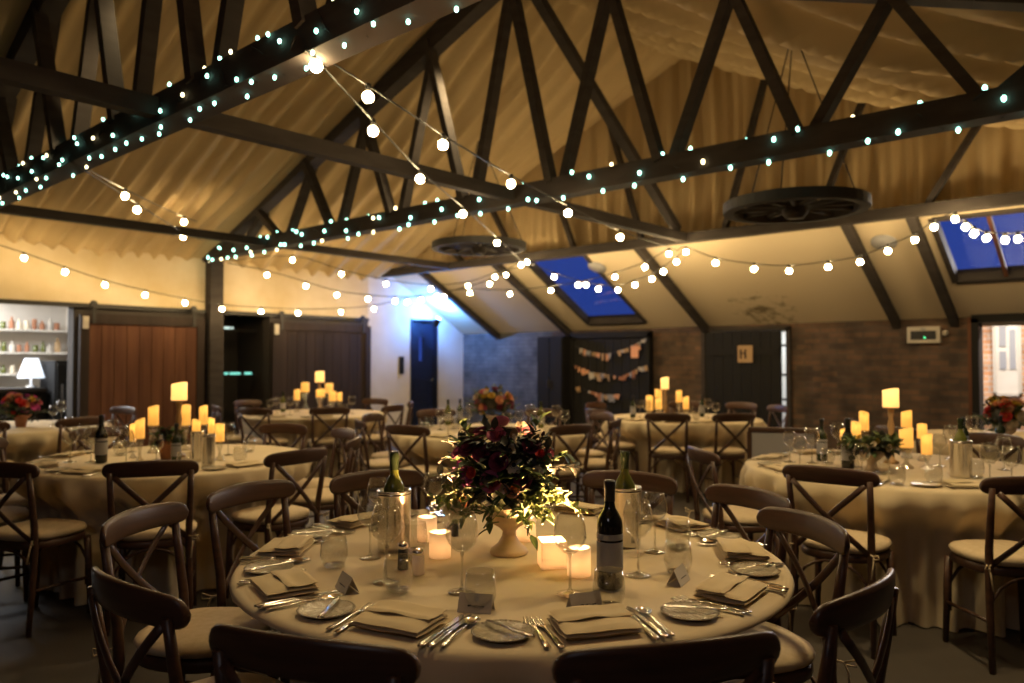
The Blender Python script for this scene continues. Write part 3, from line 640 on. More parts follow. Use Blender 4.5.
def cloth(key, seed, label):
    cx, cy = T[key]; u0, b0 = c2w(cx, cy); rng = random.Random(seed); n = 224
    ks = [(rng.choice((11, 13)), rng.uniform(0, 6.3), .5), (rng.choice((19, 21)), rng.uniform(0, 6.3), .6), (rng.choice((27, 29)), rng.uniform(0, 6.3), .9), (43, rng.uniform(0, 6.3), .25)]
    prof = [(0, 0), (.3, 0), (.6, 0), (.80, 0), (.868, 0), (.885, -.003), (.896, -.010), (.902, -.022)]
    zs = [-.06, -.12, -.18, -.235, -.29, -.35, -.43, -.51, -.6, -.68, -.742]
    off = 0 if key == 'front' else .04
    push = [(R(c[0]+YAW), max(0, .965-(c[1]+off-.262-.205))+(.07 if len(c) > 2 else 0)) for c in CH[key]]
    vs = []; k = len(prof)+len(zs)
    for i in range(n):
        a = 2*pi*i/n
        f = sum(w_*sin(m*a+p) for m, p, w_ in ks)/1.6; f = f if f > 0 else f*.6
        for r, z in prof: vs.append((r*cos(a), r*sin(a), .75+z+(.0008*sin(5*a+r*20) if 0 < r < .86 else 0)))
        for z in zs:
            t = -z/.742; r = .908+.028*t+.095*f*t**.55
            for pa, dp in push:
                d = abs((a-pa+pi) % (2*pi)-pi)*.85
                if dp > 0:
                    w_ = 1-min(1, max(0, (d-.235)/.13)); w_ = w_*w_*(3-2*w_); tt = min(1, max(0, (t-.12)/.21)) if dp < .2 else min(1, max(0, (t-.02)/.29)); tt = tt*tt*(3-2*tt) if dp < .2 else tt**.75
                    r -= (dp+.028*t+.05*t)*w_*tt
            vs.append((r*cos(a), r*sin(a), .75+z))
    fs = [(i*k+q, ((i+1) % n)*k+q, ((i+1) % n)*k+q+1, i*k+q+1) for i in range(n) for q in range(k-1)]
    o = MB().add(vs, fs).build('tablecloth', M['cloth']); o.location = (u0, b0, 0)
    return tag(o, label, 'tablecloth', 'round floor-length tablecloths')
cloth('front', 1, 'cream floor-length cloth on the round table with tall bouquet and tea lights')
cloth('door', 2, 'cream floor-length cloth on the candle table by the brown sliding door')
cloth('brick', 3, 'cream floor-length cloth on the candle table by the brick wall')
cloth('mid', 4, 'cream cloth on the flower table before the blue-lit corner')
cloth('corner', 5, 'cream cloth on the far candle table before the dark sliding door')
cloth('plank', 6, 'cream cloth on the far candle table by the dark plank door')
cloth('doorway', 7, 'cream cloth on the flower table by the bright doorway')
cloth('bar', 8, 'cream cloth on the potted-flower table by the bar hatch')
CL = {'front': ['seen from behind before the salt and pepper', 'seen from behind in front of the red wine bottle', 'one place anticlockwise from the red wine bottle', 'two places anticlockwise from the red wine bottle, tucked in', 'three places anticlockwise from the red wine bottle, angled',
                'facing us beyond the red wine bottle', 'hidden behind the bouquet flowers', 'facing us beyond the steel wine cooler', 'two places clockwise beyond the bread plates, side-on', 'side-on with reddish rail beside the bread plates', 'dark with lit rail edge and broad pale seat pad'],
      'door': ['cut off by the picture edge', 'seen from behind before the red wine bottle', 'angled toward the bouquet table', 'facing the picture edge, half hidden', 'between candles and dark doorway', 'beyond the pillar candles toward the far corner', 'behind the tallest pillar candle', 'beyond the wine bottle toward the sliding door', 'at the bar end by the picture edge', 'by the bar'],
      'brick': ['before the pale-labelled wine bottle', 'seen from behind at the picture edge', 'side-on between this table and the bouquet table', 'dark, behind the candles against the brick wall', 'dark, behind the steel cooler toward the doorway', 'dark, behind the wine bottle toward the plank door'],
      'mid': ['seen from behind, beyond the steel wine cooler', 'seen from behind beyond the red wine bottle', 'hidden behind the bouquet', 'side-on toward the garland board', 'side-on toward the post', 'toward the navy door', 'behind the flowers by the painted brick', 'behind the flowers by the black cupboard', 'nearest the plank-door table'],
      'corner': ['seen from behind below the tallest candle', 'seen from behind on the post side', 'side-on toward the navy door', 'at the navy-door end', 'behind the candles toward the corner', 'behind the candles toward the post', 'on the post side, turned away'],
      'plank': ['seen from behind below the tallest candle', 'seen from behind toward the plank door', 'side-on on the garland-board side', 'by the plank door hinge side', 'behind the candles before the bunting', 'side-on toward the brick wall', 'behind the candles before the plank door'],
      'doorway': ['facing the doorway flowers from the brick-wall side', 'behind the steel cooler of the brick-wall table'], 'bar': ['seen from behind with a pale cloth beyond it', 'beside the sliding door at the bar end', 'against the brown sliding door']}
SHORT = {'front': 'bouquet table', 'door': 'brown-door candle table', 'brick': 'brick-wall candle table', 'mid': 'blue-corner flower table', 'corner': 'dark-door candle table', 'plank': 'plank-door candle table', 'doorway': 'doorway flower table', 'bar': 'bar-side table'}
for key in CH:
    for c, d in zip(CH[key], CL[key]):
        put_chair(T[key], c[0], c[1]+(0 if key == 'front' else .04), c[2] if len(c) > 2 else 0, f'cross-back chair at the {SHORT[key]}, {d}', f'cross-back chairs at {LB[key]}')
# grey bench between the brick table and the plank-door table
X = (782-512)/F*6.05; u, b = c2w(X, 6.05)
e = empty('bench', (u, b, 0), R(YAW-20), 'grey-backed wooden bench beside the candle table by the brick wall', 'bench')
def rail(z0, z1, y0, y1, x=.26): return MB().box((-x, y0, z0), (x, y1, z1))
rail(.44, .50, -.02, .40).build('seat', M['grey'], e, False, .015); rail(.50, .845, -.035, .01, .235).build('backrest', M['grey'], e, False, .01); rail(.845, .885, -.045, .02).build('top_rail', M['chair'], e, False, .008)
for sx in (-1, 1):
    MB().box((sx*.25-.018, -.04, 0), (sx*.25+.018, .01, .85)).build('rear_leg', M['chair'], e, False, .004)
    MB().box((sx*.25-.018, .36, 0), (sx*.25+.018, .40, .44)).build('front_leg', M['chair'], e, False, .004)
# ------------------------------------------------------------------ table ware
TZ = .7515
def tp(px, py, z=TZ): return at_z(px, py, z)
def wineglass(h, rb, hb, name='wine_glass'):
    e = empty(name); zb = h-hb
    MB().lathe([(rb*.10, zb), (rb*.45, zb+hb*.07), (rb*.85, zb+hb*.25), (rb, zb+hb*.42), (rb*.94, zb+hb*.7), (rb*.74, h), (rb*.715, h), (rb*.915, zb+hb*.7), (rb*.97, zb+hb*.42), (rb*.8, zb+hb*.26), (rb*.4, zb+hb*.10), (1e-4, zb+hb*.08)], 28, cap=False).build('bowl', M['glass'], e)
    MB().lathe([(.0105, .006), (.0045, .02), (.0036, zb*.6), (.0042, zb*.9), (rb*.12, zb+.002)], 14).build('stem', M['solidglass'], e)
    MB().lathe([(1e-4, .0), (rb*.82, .0), (rb*.84, .0016), (rb*.4, .004), (.0105, .008), (1e-4, .008)], 28, cap=False).build('foot', M['solidglass'], e)
    return e
m = bpy.data.materials.new('solid_glass'); m.use_nodes = True; b_ = m.node_tree.nodes['Principled BSDF']
b_.inputs['Base Color'].default_value = (.95, .93, .9, 1); b_.inputs['Roughness'].default_value = .05; b_.inputs['Transmission Weight'].default_value = .55; b_.inputs['IOR'].default_value = 1.5
M['solidglass'] = thin_glass('stem_glass', (.88, .88, .86), 1.0, .2)
G_wine = Proto(wineglass(.225, .047, .115)); G_red = Proto(wineglass(.20, .043, .10)); 
def tumbler():
    e = empty('tumbler')
    MB().lathe([(1e-4, 0), (.026, 0), (.034, .006), (.043, .035), (.0435, .055), (.037, .10), (.0358, .10), (.042, .055), (.0415, .036), (.033, .012), (1e-4, .010)], 28, cap=False).build('bowl', M['glass'], e)
    MB().lathe([(1e-4, .0005), (.025, .0005), (.032, .0065), (.031, .0105), (1e-4, .0085)], 24, cap=False).build('base', M['solidglass'], e)
    return e
G_tum = Proto(tumbler())
def bottle(kind):
    e = empty('wine_bottle'); mt = {'red': 'wine', 'green': 'greenglass', 'dark': 'darkgreen'}[kind]
    MB().lathe([(1e-4, .006), (.028, 0), (.036, .006), (.0372, .02), (.0372, .178), (.035, .195), (.026, .214), (.0165, .23), (.0145, .245), (.0142, .285), (.0158, .287), (.0158, .302), (.0135, .306), (1e-4, .306)], 26, cap=False).build('body', M[mt], e)
    MB().lathe([(.0378, .055), (.0381, .056), (.0381, .135), (.0378, .136)], 26, cap=False).build('label', M['labelgrey' if kind != 'green' else 'paper'], e)
    if kind != 'green': MB().lathe([(.0379, .142), (.0382, .143), (.0382, .158), (.0379, .159)], 26, cap=False).build('neck_band', M['labelgrey'], e)
    MB().lathe([(.0150, .248), (.0152, .283), (.0166, .286), (.0166, .304), (.014, .309), (1e-4, .309)], 22, cap=False).build('capsule', M['black' if kind != 'green' else 'darkgreen'], e)
    return e
B_red, B_green, B_dark = Proto(bottle('red')), Proto(bottle('green')), Proto(bottle('dark'))
def cooler():
    e = empty('wine_cooler')
    MB().lathe([(1e-4, .0), (.052, 0), (.055, .004), (.056, .02), (.058, .20), (.060, .204), (.058, .207), (.052, .205), (.050, .02), (1e-4, .015)], 32, cap=False).build('body', M['steel'], e)
    MB().lathe([(.0585, .19), (.0605, .194), (.0585, .198)], 32, cap=False).build('rim_band', M['silver'], e)
    return e
P_cool = Proto(cooler())
def fork():
    v = MB(); pts = [(-.10, .0035), (-.07, .0045), (-.02, .006), (.02, .0075), (.04, .0055), (.055, .003)]
    v.sweep([(0, y, z) for y, z in pts], [.0085, .0075, .0042, .0040, .008, .0125], .0013, n=8)
    for k in range(4):
        x = (k-1.5)*.0072; v.sweep([(x, .053, .003), (x, .075, .0035), (x*.96, .10, .0085)], [.0022, .0019, .0011], .0011, n=6)
    e = empty('dinner_fork'); v.build('fork_body', M['silver'], e)
    MB().sweep([(0, -.102, .0042), (0, -.085, .0052), (0, -.07, .0056)], [.004, .0088, .005], .0011, n=8).build('handle_tip', M['silver'], e)
    return e
def knife():
    e = empty('dinner_knife')
    MB().sweep([(0, -.115, .006), (0, -.10, .006), (0, -.06, .006), (0, -.01, .006), (0, .005, .006)], [.006, .0095, .008, .0068, .0055], [.003, .0048, .0045, .004, .003], n=10).build('handle', M['silver'], e)
    MB().prism([(-.0055, 0), (.006, 0), (.0095, .06), (.0085, .10), (.002, .122), (-.006, .115)], .005, .0066).build('blade', M['steel'], e, False)
    return e
def spoon():
    e = empty('dessert_spoon')
    MB().sweep([(0, -.10, .004), (0, -.085, .0045), (0, -.02, .008), (0, .03, .009), (0, .045, .006)], [.006, .009, .0045, .0035, .005], .0014, n=8).build('handle', M['silver'], e)
    MB().grid(lambda s, t: (.0205*sin(pi*min(.999, max(.001, t)))**.75*(2*s-1), .042+.062*t, .002+.009*((2*s-1)**2*sin(pi*t)+(2*t-1)**2*.8)), 11, 13).build('bowl', M['silver'], e)
    return e
P_fork, P_knife, P_spoon = Proto(fork()), Proto(knife()), Proto(spoon())
def bknife():
    e = empty('butter_knife')
    MB().sweep([(0, -.085, .005), (0, -.07, .005), (0, -.01, .005)], [.005, .0075, .005], .0035, n=8).build('handle', M['silver'], e)
    MB().prism([(-.004, -.01), (.0045, -.01), (.0085, .04), (.006, .068), (0, .075), (-.005, .06)], .0042, .0058).build('blade', M['steel'], e, False)
    return e
P_bk = Proto(bknife())
def plate():
    e = empty('side_plate')
    MB().lathe([(1e-4, .004), (.045, .004), (.05, .0055), (.068, .011), (.074, .013), (.0755, .012), (.07, .0085), (.05, .001), (.045, 0), (1e-4, 0)], 40, cap=False).build('plate_body', M['plateglass'], e)
    r = MB()
    for i in range(36):
        a = 2*pi*i/36; r.ball((.0715*cos(a), .0715*sin(a), .0125), .0036, 6, 4, .6)
    r.build('beaded_rim', M['plateglass'], e); return e
P_plate = Proto(plate())
def napkin():
    e = empty('napkin'); L, W = .100, .074
    def slab_(x0, x1, y0, y1, z0, z1, sk):
        mb = MB(); n = 14
        def fn(s, t):
            a = 2*pi*s; return None
        vs = []; fs = []; nx, ny = 14, 10
        for side in (0, 1):
            for i in range(nx+1):
                for j in range(ny+1):
                    s, t = i/nx, j/ny; x = x0+(x1-x0)*s; y = y0+(y1-y0)*t
                    ed = min(s, 1-s)*(x1-x0), min(t, 1-t)*(y1-y0); rr = min(1, min(ed)/.006); hh = (1-(1-rr)**2)**.5
                    zm = (z0+z1)/2; w_ = .0012*sin(9*s+sk)+.0015*sin(7*t+2*sk)+.002*fbm(s*3, t*3, sk)
                    vs.append((x, y, zm+(1 if side else -1)*(z1-z0)/2*hh+(w_ if side else w_*.3)+.0022))
        N = (nx+1)*(ny+1)
        for i in range(nx):
            for j in range(ny):
                a = i*(ny+1)+j; q = (a, a+ny+1, a+ny+2, a+1); fs.append(q[::-1]); fs.append(tuple(N+k for k in q))
        return mb.add(vs, fs)
    slab_(-L, L, -W, W, 0, .010, 1).build('lower_fold', M['napkin'], e)
    slab_(-L*.985, L*.99, -W*.98, W*.97, .009, .018, 2).build('upper_fold', M['napkin'], e)
    slab_(-L*.97, L*.97, -W*.2, W*.97, .017, .0235, 4).build('tuck_fold', M['napkin'], e)
    return e
P_nap = Proto(napkin()); P_nap_z = 1.35
def card():
    e = empty('place_card'); w_ = .045
    MB().add([(-w_, -.022, 0), (w_, -.022, 0), (w_, 0, .045), (-w_, 0, .045), (-w_, -.0207, 0), (w_, -.0207, 0), (w_, .0008, .0435), (-w_, .0008, .0435)], [(0,1,2,3),(7,6,5,4),(0,4,5,1),(1,5,6,2),(3,2,6,7),(0,3,7,4)]).build('front_leaf', M['paper'], e, False)
    MB().add([(-w_, .022, 0), (w_, .022, 0), (w_, 0, .045), (-w_, 0, .045), (-w_, .0207, 0), (w_, .0207, 0), (w_, -.0008, .0435), (-w_, -.0008, .0435)], [(3,2,1,0),(4,5,6,7),(1,5,4,0),(2,6,5,1),(7,6,2,3),(4,7,3,0)]).build('back_leaf', M['paper'], e, False)
    rr = random.Random(2); q = MB(); x = -.024
    for i in range(9): q.box((x, -.0150, .0148+rr.uniform(-.001, .002)), (x+rr.uniform(.003, .0055), -.0143, .0165+rr.uniform(0, .003))); x += .0055
    q.build('handwriting', M['ink'], e, False); return e
P_card = Proto(card())
def wrz(phi): return R(phi+YAW)
def polar(key, phi, r, t):
    cx, cy = T[key]; a = R(phi); X = cx+r*cos(a)-t*sin(a); Y = cy+r*sin(a)+t*cos(a); return c2w(X, Y)
# places round the bouquet table
PL = [(-75, "in front of the red wine bottle"), (-38, "one place anticlockwise from the red wine bottle"), (-2, "two places anticlockwise from the red wine bottle"), (32, "three places anticlockwise from the red wine bottle"), (68, "four places anticlockwise from the red wine bottle"),
      (-111, "one place clockwise from the red wine bottle"), (-147, "two places clockwise from the red wine bottle"), (-182, "three places clockwise from the red wine bottle"), (-217, "four places clockwise from the red wine bottle"), (105, "five places clockwise from the red wine bottle")]
rng = random.Random(12)
for i, (ph, d) in enumerate(PL):
    rz = wrz(ph)+R(90)          # local +Y toward the centre
    j = lambda s: rng.uniform(-s, s)
    def put(P, r, t, lab, cat, grp, dz=0, yaw=0, sc=None):
        u, b = polar('front', ph, r, t); return P.put((u, b, TZ+dz), rz+R(yaw), lab, cat, grp, sc)
    put(P_nap, .775, 0, f'folded cream napkin {d}', 'napkin', 'napkins on the bouquet table', yaw=j(5), sc=(1, 1, 1.4))
    put(P_plate, .755, -.225, f'hammered glass side plate {d}', 'plate', 'side plates on the bouquet table')
    put(P_bk, .755, -.215, f'butter knife lying on the side plate {d}', 'knife', 'butter knives on the bouquet table', dz=.0125, yaw=25+j(12))
    put(P_fork, .775, -.118, f'inner silver fork beside the napkin {d}', 'fork', 'forks on the bouquet table', yaw=j(4))
    put(P_fork, .765, -.143, f'outer silver fork beside the side plate {d}', 'fork', 'forks on the bouquet table', yaw=j(4))
    put(P_knife, .775, .118, f'inner silver knife beside the napkin {d}', 'knife', 'dinner knives on the bouquet table', yaw=j(4))
    put(P_knife, .77, .1385, f'outer silver knife {d}', 'knife', 'dinner knives on the bouquet table', yaw=j(3))
    put(P_spoon, .77, .1625, f'silver dessert spoon {d}', 'spoon', 'dessert spoons on the bouquet table', yaw=j(4))
    if ph in (-75, -147, -38): put(P_card, .625 if ph != -38 else .6, .03 if ph != -147 else .1, f'tent place card standing {d}', 'place card', 'place cards on the bouquet table', yaw=j(10))
    if ph == -111: put(P_card, .60, .13, f'tent place card standing {d}', 'place card', 'place cards on the bouquet table', yaw=8)
def put_px(P, px, py, lab, cat, grp=None, sc=None, rz=0, dz=0):
    q = tp(px, py); return P.put((q.x, q.y, TZ+dz), rz, lab, cat, grp, sc)
GW = 'wine glasses on the bouquet table'; GT = 'tumblers on the bouquet table'
for px, py, lab in ((462, 592, 'tall wine glass standing by the salt and place card'), (570, 594, 'tall wine glass standing in front of the lit votive pair'), (638, 575, 'wine glass just beside the red wine bottle'),
                    (655, 552, 'wine glass behind, further from the red wine bottle'), (386, 582, 'wine glass in front of the steel wine cooler'), (370, 558, 'wine glass beside the steel wine cooler, toward the bread plates'),
                    (378, 530, 'wine glass with dark reflection behind the steel wine cooler'), (433, 522, 'wine glass below the bouquet leaves by the little brown bottle')):
    put_px(G_wine if py > 570 else G_red, px, py, lab, 'wine glass', GW)
for px, py, lab in ((480, 609, 'tumbler on the table edge in front of the salt'), (334, 567, 'tumbler near the bread plates clockwise of the cooler'), (678, 574, 'tumbler beside the wine glasses, closer of two'), (678, 548, 'tumbler behind the closer one beside the wine glasses'),
                    (609, 608, 'tumbler standing before the red wine bottle'), (398, 592, 'tumbler in front of the pepper shaker'), (415, 552, 'tumbler between cooler and glowing votive'), (452, 530, 'tumbler near the little brown bottle')):
    put_px(G_tum, px, py, lab, 'tumbler', GT)
put_px(B_red, 610, 588, 'red wine bottle with grey label on the bouquet table', 'wine bottle')
q = tp(394, 550); P_cool.put((q.x, q.y, TZ), 0, 'brushed steel wine cooler on the bouquet table holding a green bottle', 'wine cooler')
B_green.put((q.x, q.y, TZ+.023), .5, 'green wine bottle standing in the cooler near the salt', 'wine bottle', sc=(1, 1, 1.02))
q2 = tp(625, 545); P_cool.put((q2.x, q2.y, TZ), 0, 'steel wine cooler half hidden behind the red wine bottle', 'wine cooler')
B_green.put((q2.x, q2.y, TZ+.023), .5, 'green wine bottle rising from the cooler behind the red wine', 'wine bottle')
def shaker(name, px, py, r, h, fill, cap, lab):
    q = tp(px, py); e = empty(name, (q.x, q.y, TZ), 0, lab, name.split('_')[0])
    MB().lathe([(1e-4, 0), (r, 0), (r*1.02, h*.1), (r*.9, h*.72), (r*.8, h*.76), (1e-4, h*.76)], 20, cap=False).build('glass_body', M[fill], e)
    MB().lathe([(r*.86, h*.76), (r*.95, h*.8), (r*.9, h*.95), (r*.5, h), (1e-4, h)], 20, cap=False).build('cap', M[cap], e); return e
shaker('pepper_shaker', 403, 569, .017, .085, 'black', 'silver', 'dark pepper shaker beside the pale salt')
shaker('salt_shaker', 418, 574, .020, .078, 'frost', 'silver', 'pale glass salt shaker beside the pepper')
shaker('bottle_small', 455, 536, .013, .062, 'black', 'leaflime', 'tiny dark bottle with pale stopper under the bouquet')
# tea lights in frosted glass
def votive(square):
    e = empty('votive_holder'); n = 4 if square else 28; h = .085; r = .044 if square else .036
    k = sqrt(2)*.92 if square else 1
    MB().lathe([(1e-4, 0), (r*k, 0), (r*k, h), (r*k-.004, h), (r*k-.004, .006), (1e-4, .006)], n, cap=False, mtx=Matrix.Rotation(R(45), 4, 'Z')).build('glass_cup', M['frost'], e, not square)
    t = MB().lathe([(1e-4, .008), (.018, .008), (.018, .022), (1e-4, .0215)], 16, cap=False).build('tea_light', M['waxw'], e)
    MB().lathe([(1e-4, .022), (.0035, .028), (.004, .034), (.0015, .045), (1e-4, .050)], 8, cap=False).build('flame', M['flame'], t)
    return e
V_sq, V_rd = Proto(votive(True)), Proto(votive(False))
VT = ((552, 566, V_sq, 'square frosted votive beside the red wine bottle, glowing'), (579, 575, V_rd, 'round glowing votive touching the square one by the red wine'), (440, 557, V_rd, 'bright round votive between the salt and the urn'), (427, 540, V_rd, 'small glowing votive behind the salt shaker'), (526, 540, V_rd, 'glowing votive half behind the flower urn'))
for px, py, P, lab in VT:
    q = tp(px, py); P.put((q.x, q.y, TZ), R(YAW+8), lab, 'candle holder', 'tea light holders on the bouquet table')
    lamp('tea_light_glow', 'POINT', (q.x, q.y, TZ+.048), 60, (1, .53, .20), .012)
# ------------------------------------------------------------------ flowers
def rose(r, layers=4, seed=0):
    rr = random.Random(seed); mb = MB()
    for l in range(layers):
        R0 = r*(1-.2*l); n = 6-(l > 2); op = .95-.22*l
        for i in range(n):
            a0 = 2*pi*(i+.5*(l % 2))/n+rr.uniform(-.15, .15)
            def fn(s, t, a0=a0, R0=R0, op=op, n=n):
                w_ = (2*s-1)*1.35*pi/n*(.45+.75*sin(pi*min(.95, t+.1)*.75)); rad = R0*sin(pi/2*t)*op+r*.05; z = r*(.25+.62*t*(1.3-op))-r*.3*(1-t)-r*.10*(2*s-1)**2*t+r*.05*sin(5*s+a0)*t
                return (rad*cos(a0+w_), rad*sin(a0+w_), z)
            mb.grid(fn, 5, 5)
    return mb
def anemone(e, r):
    mb = MB()
    for l in range(2):
        for i in range(6):
            a0 = 2*pi*(i+.5*l)/6
            mb.grid(lambda s, t, a0=a0, l=l: ((r*(1-.12*l)*t)*cos(a0+(2*s-1)*.52*sin(pi*min(.92, .25+t*.7))), (r*(1-.12*l)*t)*sin(a0+(2*s-1)*.52*sin(pi*min(.92, .25+t*.7))), r*(.06*l+.28*t*t)), 5, 5)
    mb.build('petals', M['cream'], e)
    c = MB(); c.ball((0, 0, r*.12), r*.24, 10, 6, .7)
    for i in range(14):
        a = 2*pi*i/14; c.ball((r*.36*cos(a), r*.36*sin(a), r*.16), r*.05, 5, 4)
    c.build('dark_centre', M['black'], e)
def orient(d):
    d = Vector(d).normalized(); return d.to_track_quat('Z', 'Y').to_matrix().to_4x4()
def leaf(mb, p, d, L, W, droop=.3, up=(0, 0, 1)):
    d = Vector(d).normalized(); sd = d.cross(Vector(up))
    if sd.length < .05: sd = Vector((1, 0, 0))
    sd.normalize(); nn = sd.cross(d); p = Vector(p)
    return mb.grid(lambda s, t: p+d*(L*t)+sd*(W*(2*s-1)*sin(pi*(.04+.93*t**.8)))+nn*(W*.35*abs(2*s-1)-droop*L*t*t), 3, 5)
def sprig(rr, p0, d, L, nl, ll, lw, curl=.25):
    mb = MB(); d = Vector(d).normalized(); p0 = Vector(p0); pts = []
    side = d.cross(Vector((rr.uniform(-1, 1), rr.uniform(-1, 1), rr.uniform(-1, 1)))).normalized()
    for k in range(6): t = k/5; pts.append(p0+d*(L*t)+side*(curl*L*t*t*.5)-Vector((0, 0, 1))*(curl*L*t*t*.5))
    mb.sweep(pts, .0016, n=5)
    for i in range(nl):
        t = .25+.75*(i+1)/nl; k = min(4, int(t*5)); p = pts[k].lerp(pts[k+1], t*5-k) if k < 5 else pts[-1]
        dr = (d*.7+Vector((rr.uniform(-1, 1), rr.uniform(-1, 1), rr.uniform(-.8, 1)))).normalized()
        leaf(mb, p, dr, ll*rr.uniform(.7, 1.15), lw*rr.uniform(.8, 1.2), rr.uniform(0, .5))
    return mb
# main bouquet
bd = 2.62; bq = c2w((509-512)/F*bd, bd)
e = empty('flower_arrangement', (bq[0], bq[1], TZ), 0, 'tall dark bouquet of pink and purple flowers in a pale footed urn', 'flower arrangement')
MB().lathe([(1e-4, 0), (.062, 0), (.066, .006), (.060, .018), (.038, .035), (.024, .06), (.022, .075), (.035, .09), (.062, .105), (.078, .13), (.082, .158), (.085, .163), (.079, .163), (.074, .135), (1e-4, .11)], 40, cap=False).build('urn', M['urn'], e)
RV, FV = Vector((CY, SY, 0)), Vector((-SY, CY, 0))          # right and away from the photograph's side
C0 = Vector((0, 0, .295))
def bp(px, py, R0=.205, back=False):
    x, z = (px-509)/F*bd, EYE+(HY-py)*bd/F-TZ-C0.z
    y2 = R0*R0-x*x-z*z; y = -sqrt(y2) if y2 > 0 else -.02
    return C0+RV*x+FV*(-y if back else y)+Vector((0, 0, z))
def bloom(px, py, size, m_, seed, kind='rose', back=False, R0=.2):
    p = bp(px, py, R0, back); d = (p-C0); d = d.normalized()+Vector((0, 0, .25))
    r = size/F*bd*.56
    if kind == 'anemone':
        f = empty('anemone', p); f.parent = e; f.rotation_euler = orient(d).to_euler(); anemone(f, r)
    else:
        f = rose(r, 4, seed).build('rose_bloom', M[m_], e); f.location = p; f.rotation_euler = orient(d).to_euler()
    st = MB().sweep([C0*.62, (C0*.62).lerp(p, .5)+Vector((0, 0, .01)), p-d.normalized()*r*.1], .002, n=5).build('stem', M['leaf'], e)
for a in ((498, 432, 17, 'pink', 1), (493.5, 472, 19, 'rose', 2), (485, 448, 17, 'burgundy', 4), (473, 444, 20, 'burgundy', 5), (538, 450, 11, 'red', 6), (545, 448, 11, 'pink', 7), (475, 466, 10, 'red', 8), (521, 470, 16, 'burgundy', 9), (500, 455, 17, 'burgundy', 10),
          (528, 442, 15, 'burgundy', 11), (512, 480, 13, 'peach', 12), (484, 485, 13, 'cream', 13), (466, 478, 9, 'cream', 14), (527, 481, 13, 'leaflime', 15), (534, 465, 12, 'cream', 16), (512, 442, 7, 'cream', 17), (460, 450, 12, 'rose', 18), (468, 493, 12, 'peach', 19), (545, 482, 11, 'yellow', 20)): bloom(*a)
for a in ((480, 440, 18, 'burgundy', 31), (500, 428, 18, 'rose', 32), (525, 436, 18, 'pink', 33), (538, 462, 17, 'burgundy', 34), (478, 466, 17, 'magenta', 35), (505, 462, 20, 'burgundy', 36), (520, 485, 16, 'cream', 37), (490, 486, 16, 'peach', 38)): bloom(*a, back=True)
bloom(513.5, 457, 17, '', 3, 'anemone'); bloom(505, 479, 11, '', 3, 'anemone'); bloom(522, 430, 13, '', 3, 'anemone', True)
rr = random.Random(21)
for (x0, y0), (x1, y1) in (((462, 456), (470, 474)), ((465, 470), (474, 480))):     # magenta spikes
    mb = MB(); a, b = bp(x0, y0), bp(x1, y1)
    for k in range(26):
        p = a.lerp(b, rr.random()); q = p+Vector((rr.gauss(0, .009), rr.gauss(0, .009), rr.gauss(0, .008))); leaf(mb, q, (rr.uniform(-1, 1), rr.uniform(-1, 1), rr.uniform(-.3, 1)), .017, .008, .3)
    mb.sweep([C0*.7, a, b], .0018, n=5); mb.build('stock_spike', M['magenta'], e)
def sp(px, py, m_, nl, ll, lw, start=None, back=False, R0=.235, name='foliage_sprig', curl=.2):
    p = bp(px, py, R0, back); s_ = C0*.8 if start is None else start
    s_ = s_.lerp(p, .30); d = p-s_; sprig(rr, s_, d, d.length, nl, ll, lw, curl).build(name, M[m_], e)
for px, py in ((466, 428), (476, 424), (487, 420), (501, 418), (514, 423), (522, 428), (538, 428), (530, 422), (455, 440), (550, 440), (508, 430), (480, 433), (495, 440), (517, 438)): sp(px, py, 'leafdark', 13, .042, .012, back=rr.random() < .4)
for px, py in ((536, 430), (541, 436), (531, 438), (545, 430)): sp(px, py, 'berry', 14, .022, .006)
for px, py in ((470, 455), (480, 475), (507, 467), (525, 455), (500, 485), (515, 490), (475, 485), (535, 475), (488, 460), (520, 450), (460, 465), (548, 465)): sp(px, py, rr.choice(['leaf', 'leafdark']), 13, .046, .014)
for k in range(12):
    a = rr.uniform(0, 2*pi); p = C0+RV*.23*cos(a)+FV*(.12+.10*rr.random())+Vector((0, 0, .2*sin(a))); s_ = C0*.85; d = p-s_; sprig(rr, s_, d, d.length, 13, .045, .014).build('foliage_sprig', M[rr.choice(['leaf', 'leafdark'])], e)
for k in range(34):
    sp(rr.uniform(462, 550), rr.uniform(424, 490), rr.choice(['leafdark', 'leafdark', 'leaf']), 12, .04, .013, R0=.215, back=rr.random() < .25)
for px, py in ((439, 480), (447, 467), (452, 484), (443, 490), (548, 478), (558, 484), (566, 488), (555, 468), (562, 476), (540, 490), (573, 494), (460, 492), (435, 486), (552, 460), (530, 488), (548, 496), (462, 500)): sp(px, py, 'leaflime', 15, .026, .011, R0=.30)
for px, py in ((484, 500), (489, 497), (518, 497), (524, 505), (527, 510), (468, 503), (540, 503), (500, 500)): sp(px, py, rr.choice(['leaf', 'leaf', 'leaflime']), 6, .05, .011, C0*.62, curl=.35, R0=.27)
MB().ball((0, 0, 0), .13, 16, 10, .75).build('flower_foam', M['leafdark'], e).location = C0*.86
